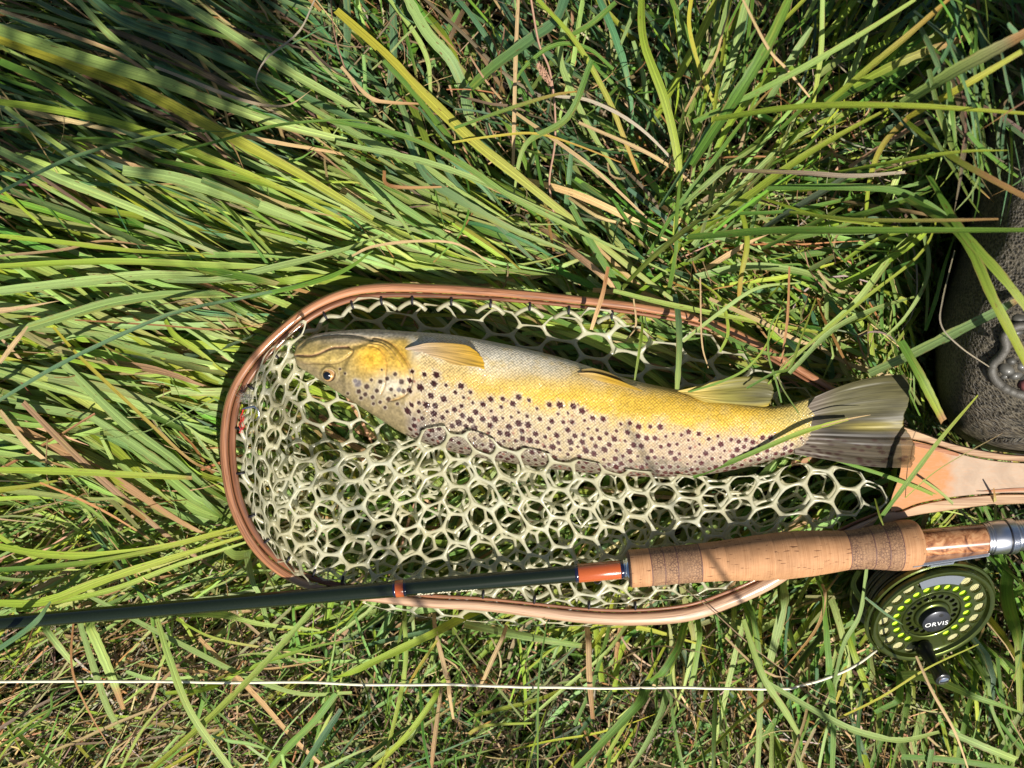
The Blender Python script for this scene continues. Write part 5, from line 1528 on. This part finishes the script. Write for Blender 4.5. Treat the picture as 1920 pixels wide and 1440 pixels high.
# what shows through the ports
rlathe('inner_drum', [(.05 * RR, -4.6 * mm), (.50 * RR, -4.6 * mm)], M_HOLE)
rlathe('backing', [(.50 * RR, -4.6 * mm), (.52 * RR, -3.9 * mm), (.66 * RR, -3.9 * mm), (.675 * RR, -4.6 * mm)], M_LIME)
V = []; F = []
def torus(Rr, r, zc, seg=90, cs=8, wob_=0.0, sd=0):
    b = len(V)
    for i in range(seg):
        a = i / seg * 2 * math.pi
        rr_ = Rr + wob_ * math.sin(3 * a + sd) + .5 * wob_ * math.sin(7 * a + sd * 2)
        for j in range(cs):
            q = j / cs * 2 * math.pi
            V.append(((rr_ + r * math.cos(q)) * math.cos(a), (rr_ + r * math.cos(q)) * math.sin(a), zc + r * math.sin(q) + wob_ * math.sin(2 * a + sd * 3)))
    for i in range(seg):
        for j in range(cs):
            F.append((b + i * cs + j, b + ((i + 1) % seg) * cs + j, b + ((i + 1) % seg) * cs + (j + 1) % cs, b + i * cs + (j + 1) % cs))
for k in range(8): torus((.695 + .026 * k) * RR, .52 * mm, -4.6 * mm)
o = qmesh('line_coil', rxf(V), F, None, M_COIL, reel)
V = []; F = []
for k in range(15):
    for l_ in range(2): torus((.90 - .05 * l_ + .012 * math.sin(k * 2.1)) * RR, .62 * mm, (-7.5 - 1.25 * k) * mm, 90, 7, .35 * mm, k + l_ * 5)
o = qmesh('line_coil', rxf(V), F, None, M_COILD, reel)
rlathe('spool_drum', [(.80 * RR, -5 * mm), (.80 * RR, -27 * mm)], M_HOLE)
# frame: front hoop, rear plate, cross bars
rlathe('frame_ring', [(1.02 * RR, -3.9 * mm), (1.055 * RR, -4.2 * mm), (1.06 * RR, -6.5 * mm), (1.03 * RR, -7.2 * mm), (1.0 * RR, -6.8 * mm), (1.0 * RR, -4.3 * mm), (1.02 * RR, -3.9 * mm)], M_OLIVE)
rlathe('rear_plate', [(.2 * RR, -27.0 * mm), (1.0 * RR, -26.8 * mm), (1.055 * RR, -26.8 * mm), (1.06 * RR, -29 * mm), (1.0 * RR, -30 * mm), (.2 * RR, -30 * mm)], M_OLIVED, cap=True)
def rbox(name, c, sz, mat, bev=.5 * mm, rotz=0.0, parent=reel):
    bm = bmesh.new(); bmesh.ops.create_cube(bm, size=1)
    bmesh.ops.scale(bm, vec=sz, verts=bm.verts)
    bmesh.ops.bevel(bm, geom=bm.edges[:], offset=bev, segments=2, affect='EDGES')
    M_ = RM @ Matrix.Rotation(rotz, 4, 'Z') @ Matrix.Translation(c)
    bmesh.ops.transform(bm, matrix=M_, verts=bm.verts)
    me = bpy.data.meshes.new(name); bm.to_mesh(me); bm.free(); me.materials.append(mat)
    o = bpy.data.objects.new(name, me); COL.objects.link(o); o.parent = parent
    return o
for a in (20, 250, 310):
    rbox('cross_bar', (1.015 * RR, 0, -16.8 * mm), (2.2 * mm, 7 * mm, 21 * mm), M_OLIVED, .4 * mm, R(a))
rbox('foot_mount', (0, 1.07 * RR, -16.8 * mm), (30 * mm, 4.5 * mm, 20 * mm), M_OLIVED, 1.2 * mm)
rbox('foot_mount', (-3 * mm, .97 * RR, -17 * mm), (44 * mm, 4 * mm, 19 * mm), M_OLIVED, 1.2 * mm)
rbox('foot_post', (0 * mm, 1.075 * RR, -7.5 * mm), (17 * mm, 4.4 * mm, 9 * mm), M_NICK, 1.4 * mm)
rbox('reel_foot', (5 * mm, 1.135 * RR, -7.0 * mm), (48 * mm, 2.4 * mm, 9 * mm), M_NICK, .8 * mm)
# counterweight
rlathe('hub_boss', [(.30 * RR, zf - .6 * mm), (.295 * RR, zf + .6 * mm), (.27 * RR, zf + 1.6 * mm), (.235 * RR, zf + 1.8 * mm)], M_OLIVE)
rlathe('hub_cap', [(.235 * RR, zf), (.232 * RR, zf + 4.6 * mm), (.226 * RR, zf + 5.6 * mm), (.21 * RR, zf + 6.0 * mm), (.0001, zf + 6.05 * mm)], M_BLK)
for a in (70, 190, 275):
    rlathe('cap_recess', [(.036 * RR, zf + 6.10 * mm), (.030 * RR, zf + 6.14 * mm), (.0001, zf + 6.12 * mm)], M_HOLE, ctr=(.15 * RR * math.cos(R(a)), .15 * RR * math.sin(R(a))), seg=20)
V = []; F = []
na = 12
for zz_ in (zf + .2 * mm, zf + 1.0 * mm):
    for i in range(na):
        a = R(90 + 27 - 50 * i / (na - 1) - 4)
        for r_ in (.70, .875): V.append((r_ * RR * math.cos(a), r_ * RR * math.sin(a), zz_))
for i in range(na - 1):
    b = 2 * na
    F.append((b + 2 * i, b + 2 * i + 1, b + 2 * i + 3, b + 2 * i + 2))
    F.append((2 * i, b + 2 * i, b + 2 * i + 2, 2 * i + 2)); F.append((2 * i + 1, 2 * i + 3, b + 2 * i + 3, b + 2 * i + 1))
F.append((0, 1, 2 * na + 1, 2 * na)); F.append((2 * na - 2, 4 * na - 2, 4 * na - 1, 2 * na - 1))
o = qmesh('counterweight', rxf(V), F, None, M_NICK, reel, False)
# handle
hc = (-.06 * RR, -.70 * RR)
kn = rlathe('handle_knob', [(3.4 * mm, zf), (5.2 * mm, zf + .6 * mm), (5.6 * mm, zf + 2.5 * mm), (4.2 * mm, zf + 7 * mm), (3.7 * mm, zf + 14 * mm), (4.2 * mm, zf + 22 * mm), (4.9 * mm, zf + 26 * mm), (4.6 * mm, zf + 27.5 * mm), (3.6 * mm, zf + 28 * mm)], M_BLKG, ctr=hc, cap=True, seg=40)
rlathe('handle_screw', [(3.3 * mm, zf + 28 * mm), (3.2 * mm, zf + 28.7 * mm), (2.4 * mm, zf + 29 * mm), (.0001, zf + 29.1 * mm)], M_SILV, ctr=hc, seg=32, parent=kn)
rbox('screw_slot', (hc[0], hc[1], zf + 29.1 * mm), (5.2 * mm, .7 * mm, .3 * mm), M_HOLE, .1 * mm, 0, kn)
# lettering on the hub
v, f = text_mesh('ORVIS', 1.0, 0, .02, 1.12)
bw = v[:, 0].max() - v[:, 0].min(); bh = v[:, 1].max() - v[:, 1].min()
v[:, 0] = (v[:, 0] - v[:, 0].min()) / bw - .5; v[:, 1] = (v[:, 1] - v[:, 1].min()) / bh - .5
v = np.stack([v[:, 0] * .375 * RR, v[:, 1] * .088 * RR - .035 * RR, zf + 6.1 * mm + (v[:, 2] > 0) * .15 * mm], 1)
qmesh('lettering', rxf(v), f, None, simple('white print', (.8, .8, .78), .5), [o for o in reel.children if o.name.startswith('hub_cap')][0], False)

# fly line leaving the reel, and a leader of cream line across the grass
M_LINE = simple('ivory fly line', (.66, .63, .47), .45, 0, .15, .12, 500)
lp = LINE
zl = np.interp(lp[:, 0], [-500, 0, 700, 1300, 1500, 1600, 1643], [.006, .004, .004, .003, .003, .0, -.010])
o = tube('fly_line', P(lp[:, 0], lp[:, 1] + 1.6 * vnoise(lp[:, 0] / 140, lp[:, 0] * 0, 8) + .5 * vnoise(lp[:, 0] / 35, lp[:, 0] * 0, 9), zl + .0006 * vnoise(lp[:, 0] / 90, lp[:, 0] * 0, 3)), .00088, M_LINE, None, 10)
tag(o, 'thin ivory fly line running straight over the grass below the rod to the reel', 'fishing line')

# ================================================================== wading boot
bs = [  # photo y, left x, half width, top height
 (853, 1925, 34, -.010), (850, 1890, 70, .004), (843, 1850, 108, .018), (828, 1812, 146, .030), (805, 1785, 172, .040), (770, 1766, 190, .048), (730, 1755, 200, .054), (690, 1751, 204, .060), (640, 1753, 202, .066),
 (590, 1762, 194, .072), (530, 1780, 180, .072), (460, 1802, 164, .074), (380, 1824, 150, .076), (300, 1842, 140, .078), (200, 1858, 134, .08), (100, 1880, 132, .08), (0, 1900, 128, .08), (-60, 1930, 112, .07), (-80, 1960, 70, .05)]
bs = np.array(bs, float)
by = np.linspace(853, -80, 150)[:, None]
lx = np.interp(-by, -bs[:, 0], bs[:, 1]); hw = np.interp(-by, -bs[:, 0], bs[:, 2]); ht = np.interp(-by, -bs[:, 0], bs[:, 3])
from_y = 853 - by[:, 0]
# smooth the tables
def smt(a, k=9):
    a = a[:, 0]; p_ = np.pad(a, k, mode='edge'); return np.convolve(p_, np.ones(2 * k + 1) / (2 * k + 1), 'same')[k:-k][:, None]
hw2 = smt(hw, 4); hw = np.where(from_y[:, None] < 60, hw, hw2); cx = smt(lx, 4) + hw; cx = np.where(from_y[:, None] < 60, lx + hw, cx); ht = np.where(from_y[:, None] < 30, ht, smt(ht, 5))
pa = np.linspace(0, math.pi, 110)[None]
zb_ = -.068
cs_, sn_ = np.cos(pa), np.sin(pa)
bxp = cx - hw * np.sign(cs_) * np.abs(cs_) ** .75
bz_ = zb_ + (ht - zb_) * np.abs(sn_) ** .62
byp = by + 0 * pa
wr = .0011 * np.sin((byp + .25 * (bxp - 1950)) / 5.2 + 2.2 * vnoise(bxp / 60, byp / 40, 2)) * smooth01(byp, 740, 770) * (1 - smooth01(byp, 825, 845)) * smooth01(bxp, 1800, 1850)
bz_ = bz_ + wr + .0018 * vnoise(bxp / 50, byp / 50, 5) * sn_
BV = P(bxp, byp, bz_)
boot = thing('wading_boot', 'dark grey mesh wading boot of the angler standing at the right edge', 'boot', tuple(P(1960, 500, zb_)))
BL_ = np.array(boot.location)
t = NT('knit boot mesh')
oc = t.attr('buv').outputs['Vector']
sp_ = t.n('ShaderNodeSeparateXYZ'); t.l(oc, sp_.inputs[0])
vb = t.n('ShaderNodeTexVoronoi'); vb.inputs['Scale'].default_value = .17; vb.inputs['Randomness'].default_value = .75; t.l(t.vscale(oc, (1.25, 1, 1)), vb.inputs['Vector'])
k_ = t.math('SUBTRACT', t.math('MULTIPLY', vb.outputs['Distance'], 1.5), .55)
jit = t.noise(oc, .5, 3, .7)
kk = t.math('ADD', k_, t.math('MULTIPLY', jit, .8))
c = t.ramp(kk, [(.25, (.008, .007, .005)), (.55, (.052, .043, .028)), (.95, (.11, .092, .062))])  # knit tones lowered in place of the leg's shade
M_BOOT = t.done(t.pbr(c, .42, 0, .5, t.bump(kk, 1.0, .0009)))
i = np.arange(150 * 110).reshape(150, 110)
F = np.stack([i[:-1, :-1], i[:-1, 1:], i[1:, 1:], i[1:, :-1]], -1).reshape(-1, 4)
arcb = np.concatenate([np.zeros((150, 1)), np.cumsum(np.linalg.norm(np.diff(BV, axis=1), axis=2), 1)], 1) / S
qmesh('upper', BV.reshape(-1, 3) - BL_, F, {'buv': np.stack([arcb, byp, byp * 0], -1).reshape(-1, 3)}, M_BOOT, boot)
# sole
so = [(cx[k, 0] - hw[k, 0] - 3, by[k, 0] + (3 if k == 0 else 0)) for k in range(0, 150, 4)]
so2 = [(cx[k, 0] + hw[k, 0] + 3, by[k, 0]) for k in range(148, -1, -4)]
ol = np.array(so + so2)
M_SOLE = simple('black rubber sole', (.020, .019, .017), .6, 0, 0, .2)
Vt = P(ol[:, 0], ol[:, 1], zb_ + .012) - BL_; Vb = P(ol[:, 0], ol[:, 1], zb_ - .012) - BL_
m_ = len(ol)
F = [(j, (j + 1) % m_, (j + 1) % m_ + m_, j + m_) for j in range(m_)] + [tuple(range(m_)), tuple(range(2 * m_ - 1, m_ - 1, -1))]
qmesh('sole', np.concatenate([Vt, Vb]), F, None, M_SOLE, boot, False)
# raised cord loop and moulded rubber lumps on the instep
def boot_top(x, y):
    k = np.interp(853 - y, 853 - by[:, 0], np.arange(150)); k = int(k)
    c_1 = (cx[k, 0] - x) / hw[k, 0]
    a_ = np.arccos(np.clip(np.sign(c_1) * np.abs(c_1) ** (1 / .75), -1, 1))
    return zb_ + (ht[k, 0] - zb_) * max(0, math.sin(a_)) ** .62
def boot_pt(x, y, up=0.0):
    z = boot_top(x, y)
    return P(x, y, z + up)
M_CORD = simple('grey braided cord', (.085, .078, .065), .5, 0, 0, .25, 2500, .5)
M_LUMP = simple('grey moulded rubber', (.050, .047, .038), .5, 0, .1, .3, 250, .5)
cp = curve2([(1935, 610), (1905, 612), (1884, 628), (1886, 650), (1876, 668), (1862, 682), (1860, 700), (1872, 718), (1895, 733), (1925, 742), (1960, 744)], 60)
tube('cord', np.array([boot_pt(x, y, .0015) for x, y in cp]) - BL_, .0026, M_CORD, boot, 12)
for lx_, ly_, r_, sq_ in ((1912, 598, 13, .8), (1893, 607, 8, 1), (1907, 622, 11, .8), (1930, 610, 12, .8), (1890, 690, 15, 1.0), (1905, 700, 14, .9), (1884, 704, 9, 1), (1915, 684, 12, 1), (1900, 722, 10, .8), (1896, 676, 9, 1), (1925, 708, 14, 1)):
    c0 = boot_pt(lx_, ly_, -.001) - BL_
    dome('rubber_lug', tuple(c0), r_ * S * .9, .0024, M_LUMP, boot, Matrix.Rotation(R(float(rng.uniform(-20, 20))), 3, 'Z'), 18, 6, (1.15, sq_))
tube('logo_patch', np.array([boot_pt(x, y, .001) for x, y in curve2([(1920, 722), (1932, 716), (1945, 712)], 12)]) - BL_, .004, simple('dull red rubber', (.16, .05, .045), .5), boot, 10)
# lower leg of the waders, rising out of the frame
M_WADER = simple('olive grey wader cloth', (.10, .095, .075), .8, 0, 0, .2, 60, .3)
lg = np.array([PV(2095, 300, .0), PV(2100, 300, .05), PV(2105, 295, .08) + Vector((.015, .01, .10)), PV(2105, 290, .08) + Vector((.05, .03, .32)), PV(2105, 280, .08) + Vector((.09, .05, .62))])
lg = curve2(lg, 40)
tube('wader_leg', lg - BL_, np.interp(np.linspace(0, 1, 40), [0, .2, .6, 1], [.045, .05, .062, .08]) * (1 + .03 * np.sin(np.arange(40) * 1.3)), M_WADER, boot, 40)

# ================================================================== artificial fly caught on the hoop
fly = thing('artificial_fly', 'tiny grey fishing fly with red thread stuck in the net at the rounded end', 'fishing fly', tuple(P(462, 765, .012)))
fl = np.array(fly.location)
M_RED = simple('red thread', (.55, .015, .012), .5); M_DUB = simple('grey dubbing', (.30, .29, .24), .9)
tube('hook_shank', P(np.array([452, 462, 476, 484, 486, 480]), np.array([768, 765, 762, 768, 780, 788]), np.array([.013, .0135, .0135, .013, .012, .011])) - fl, .0007, M_SILV, fly, 8)
for k in range(3):
    q = curve2([(454 + k, 768), (452 + 2 * k, 780), (449 + 4 * k, 795), (450 + 2 * k, 812)], 20)
    tube('red_thread', P(q[:, 0] + 1.5 * np.sin(np.arange(20) * .9 + k), q[:, 1], .0135 + .0006 * np.cos(np.arange(20))) - fl, .0002, M_RED, fly, 5)
V = []; F = []
for k in range(160):
    a = rng.uniform(0, 2 * math.pi); L_ = rng.uniform(4, 15); x0_, y0_ = 460 + rng.normal(0, 6), 745 + rng.normal(0, 4)
    x1_, y1_ = x0_ + L_ * math.cos(a), y0_ + L_ * .6 * math.sin(a)
    z0_, z1_ = .0125 + rng.uniform(0, .002), .0125 + rng.uniform(0, .005)
    nx1, ny1 = -math.sin(a) * .45, math.cos(a) * .45
    b = len(V)
    V += [P(x0_ - nx1, y0_ - ny1, z0_), P(x0_ + nx1, y0_ + ny1, z0_), P(x1_, y1_, z1_), P(x0_, y0_, z0_ + .0003)]
    F += [(b, b + 1, b + 2), (b, b + 2, b + 3), (b + 1, b + 2, b + 3)]
o = qmesh('dubbing', np.array(V) - fl, F, None, M_DUB, fly, False)

# ================================================================== single blades lying over things
LOOSE = [
 ([(1300, 894), (1380, 862), (1491, 815), (1547, 797), (1590, 786)], 10, .0165, .0215, 'gy', .0075, 0, .5, 'green blade lying diagonally across the tail stem of the trout'),
 ([(1540, 800), (1590, 786), (1632, 778)], 3.4, .030, .028, 's', .002, 0, .8, 'thin straw stalk resting on the middle of the tail fin'),
 ([(1265, 552), (1272, 600), (1273, 660), (1269, 730)], 13, .006, .026, 'bm', .006, 0, .3, 'upright dark green blade touching the top edge of the trout'),
 ([(1205, 608), (1200, 650), (1190, 713)], 6, .004, .018, 'ym', .004, 0, .5, 'narrow yellow green blade through the upper net cells left of the dark upright blade'),
 ([(1140, 500), (1130, 550), (1117, 590), (1108, 618)], 9, .022, .016, 'os', .004, 0, .25, 'short orange brown cut blade over the upper hoop'),
 ([(1188, 560), (1192, 610), (1172, 640)], 4, .006, .0, 's', .0, 0, .5, 'small curled straw bit in the upper net cells'),
 ([(1640, 985), (1700, 905), (1765, 820), (1836, 738)], 11, .018, .040, 'gy', .008, 0, .75, 'long green blade crossing the net handle towards the boot'),
 ([(1568, 862), (1650, 888), (1720, 914), (1760, 930), (1800, 931)], 9, .016, .014, 'gy', .003, .12, .9, 'olive curved blade lying low across the throat of the handle'),
 ([(1690, 940), (1760, 880), (1880, 812)], 2.4, .014, .06, 'ls', .004, 0, .8, 'hair thin straw stalk slanting over the handle'),
 ([(1730, 900), (1765, 925), (1805, 962), (1830, 985)], 6, .022, .004, 'le', .004, 0, .3, 'pale cut blade hanging over the lower edge of the handle'),
 ([(1865, 990), (1866, 950), (1863, 915)], 8, .0, .024, 'ys', .0, .3, .7, 'short pointed stub of grass standing before the lower handle edge'),
 ([(1640, 935), (1648, 965), (1656, 985)], 6, .018, .03, 'yl', .002, 0, .6, 'small bent blade tip on the thick end of the cork grip'),
 ([(1630, 700), (1700, 668), (1780, 628), (1860, 588), (1912, 560)], 20, .02, .075, 'mb', .006, .14, .5, 'broad blue green blade with torn brown end lying over the boot toe'),
 ([(1688, 640), (1722, 700), (1742, 740), (1768, 790)], 21, .05, .045, 'gy', .006, .16, .25, 'wide green blade with ragged brown tip pointing down beside the tail fin'),
 ([(1790, 470), (1768, 560), (1765, 610), (1800, 650), (1855, 688)], 3, .055, .07, 'e', .006, 0, .5, 'thin kinked pale stalk bent over the left side of the boot'),
 ([(1400, 728), (1450, 700), (1480, 690), (1500, 640), (1530, 560)], 6, .022, .03, 'gy', .004, 0, .6, 'slender olive blade arching past the anal fin'),
 ([(1290, 735), (1350, 716), (1400, 690), (1440, 640), (1470, 560)], 6, .022, .02, 'gy', .006, 0, .7, 'narrow olive blade arching over the base of the anal fin'),
 ([(1465, 755), (1455, 715), (1440, 660), (1450, 600), (1500, 560)], 5, .02, .024, 'g', .004, 0, .7, 'dark thin blade looping up from the tail stem'),
 ([(1480, 500), (1476, 600), (1462, 700)], 5, .03, .016, 'o', .002, 0, .5, 'brown upright stalk above the right part of the hoop'),
 ([(1313, 520), (1316, 640), (1328, 690)], 3.4, .03, .01, 's', .002, 0, .5, 'fine straw stalk hanging over the upper net cells'),
 ([(1150, 545), (1250, 570), (1400, 600), (1560, 628)], 11, .012, .012, 'ly', .004, 0, .6, 'yellow green blade lying along the upper hoop'),
 ([(1330, 560), (1420, 600), (1500, 640), (1540, 645)], 9, .014, .01, 's', .006, 0, .6, 'dry straw blade bridging the half buried part of the hoop'),
 ([(1280, 640), (1350, 585), (1420, 540), (1500, 530)], 9, .01, .02, 'm', .006, 0, .7, 'green blade leaning over the right part of the upper hoop'),
 ([(1310, 600), (1380, 640), (1450, 665), (1520, 660)], 8, .012, .008, 'g', .006, 0, .6, 'green blade tucked round the hoop beside a straw blade'),
 ([(1350, 660), (1365, 620), (1350, 560), (1300, 520)], 7, .014, .01, 'y', .004, 0, .7, 'bright bent blade above the buried hoop'),
 ([(1500, 780), (1460, 700), (1520, 640)], 3, .02, .016, 'gs', .0, 0, .6, 'wispy stalk in front of the tail stem'),
 ([(1560, 1352), (1650, 1308), (1740, 1252), (1835, 1208)], 5, .008, .024, 'Yy', .006, 0, .6, 'yellow thin blade passing under the reel handle'),
 ([(1718, 1230), (1750, 1300), (1790, 1372), (1818, 1450)], 6, .036, .02, 's', .006, 0, .6, 'straw stalk leaning across the black reel handle'),
 ([(1622, 1120), (1660, 1150), (1694, 1172)], 6, .03, .022, 'b', .0, 0, .95, 'dark blade tip reaching over the left rim of the reel'),
 ([(1272, 1095), (1330, 1140), (1420, 1220), (1520, 1290), (1600, 1330)], 2.2, .014, .004, 'ks', .006, 0, .6, 'hair thin dark stalk crossing the lower hoop under the grip'),
 ([(1630, 1060), (1660, 1080), (1630, 1135), (1600, 1100), (1610, 1070)], 14, .004, .0, 'bm', .0, 0, .5, 'folded blue green blade wedged between the grip and the reel'),
]
for pts, w, z0, z1, code, arch, tip, taper, lab in LOOSE:
    o = put_blade(None, pts, w, z0, z1, code, arch, tip, taper, rng.normal(0, .2), name='loose_blade' if code[0] not in 'soke' else 'dry_stalk')  # green ones are loose grass leaves, brown ones dry stalks
    tag(o, lab, 'grass blade' if code[0] not in 'soke' else 'dry stalk', 'single blades lying over the gear')

# seed head stem in the upper middle
st = thing('seed_head_stalk', 'brown stalk with a small fluffy seed head in the upper middle', 'grass stalk', tuple(P(1040, 400, -.03)))
sl_ = np.array(st.location)
q = curve2([(994, -10), (1010, 80), (1030, 130), (1040, 200), (1040, 270), (1030, 340), (1038, 400)], 60)
tube('stem', P(q[:, 0], q[:, 1], np.linspace(.03, -.02, 60)) - sl_, .0007, simple('brown stem', (.30, .17, .11), .6), st, 8)
V = []; F = []
for k in range(260):
    tt_ = rng.uniform(0, 1); c0 = np.array([1010 + 24 * tt_, 122 + 40 * tt_]); a = rng.normal(R(58), .4); s_ = rng.choice([-1, 1])
    r0_ = 6 * math.sin(math.pi * min(1, tt_ * .9 + .1)); p0 = c0 + np.array([-math.sin(R(58)), math.cos(R(58))]) * rng.uniform(-1, 1) * r0_
    p1 = p0 + np.array([math.cos(a), math.sin(a)]) * 7 * -1; n_ = np.array([-math.sin(a), math.cos(a)]) * .9
    z_ = .024 + rng.uniform(-.002, .002); b = len(V)
    V += [P(*(p0 - n_), z_), P(*(p0 + n_), z_), P(*p1, z_ + .001)]; F.append((b, b + 1, b + 2))
qmesh('seed_head', np.array(V) - sl_, F, None, simple('seed head', (.34, .19, .12), .8), st, False)

# ================================================================== rush stalk, and an unseen shrub added to shade the upper left corner
def toward_sun(x, y, z):
    k = (z - .0) / math.tan(R(SUN_EL)); n_ = math.hypot(SX, SY)
    return np.stack([x + SX / n_ * k, y + SY / n_ * k, z + 0 * x], -1)
rush = thing('rush_stalk', 'tall brown rush stalk standing in the grass below the reel', 'rush', (.285, -.36, -.10))
zz = np.linspace(-.1, .56, 24)
tube('stem', np.stack([.285 + .006 * np.sin(zz * 9), -.36 + .004 * np.cos(zz * 7), zz], 1) - np.array(rush.location), np.linspace(.0024, .0012, 24), bpy.data.materials['brown stem'], rush, 8)
SH = [(-300, 350), (0, 330), (130, 300), (215, 285), (320, 305), (385, 270), (430, 235), (540, 190), (560, 110), (500, -160), (-300, -160)]  # corner to be shaded; the added leaves are set sunward of it
r3 = np.random.default_rng(9)
q = r3.uniform((-300, -160), (640, 400), (6200, 2))
q = q[sdist(q[:, 0], q[:, 1], SH) < -8][:330]
w0 = P(q[:, 0], q[:, 1], 0 * q[:, 0])
zl_ = r3.uniform(.74, .98, len(q))
ctr = toward_sun(w0[:, 0], w0[:, 1], zl_)
N_ = len(ctr)
az = r3.uniform(0, 2 * math.pi, N_); el = r3.normal(-.2, .4, N_); L_ = r3.uniform(.012, .024, N_)
dv = np.stack([np.cos(az) * np.cos(el), np.sin(az) * np.cos(el), np.sin(el)], 1)
ctrl = np.stack([ctr - dv * L_[:, None], ctr, ctr + dv * L_[:, None]], 1)
A_, B_ = pick_cols(N_, {'g': 3, 'm': 1})
Vw, Fw, Cw, Uw = ribbon_arrays(ctrl, np.full(N_, .012), A_, B_, 5, r3.normal(0, .6, N_), .15, None, None, False)
blocker = thing('shade_shrub', 'leafy unseen willow leaning over the grass from below the frame', 'shrub', (.16, -.52, -.10))
wl = np.array(blocker.location)
o = qmesh('foliage', Vw - wl, Fw, {'col': Cw, 'buv': Uw}, M_GRASS, blocker); o['kind'] = 'stuff'
mc = ctr.mean(0)
for k in range(3):
    e = ctr[r3.integers(0, N_)]
    pts = curve2([(.16 + .01 * k, -.52, -.1), (.16 + .01 * k, -.50 - .004 * k, .35), tuple((mc + np.array([.16, -.5, .5])) / 2 + np.array([0, 0, .04 * k])), tuple(e)], 30)
    tube('branch', pts - wl, np.linspace(.0026, .0008, 30), bpy.data.materials['brown stem'], blocker, 7)
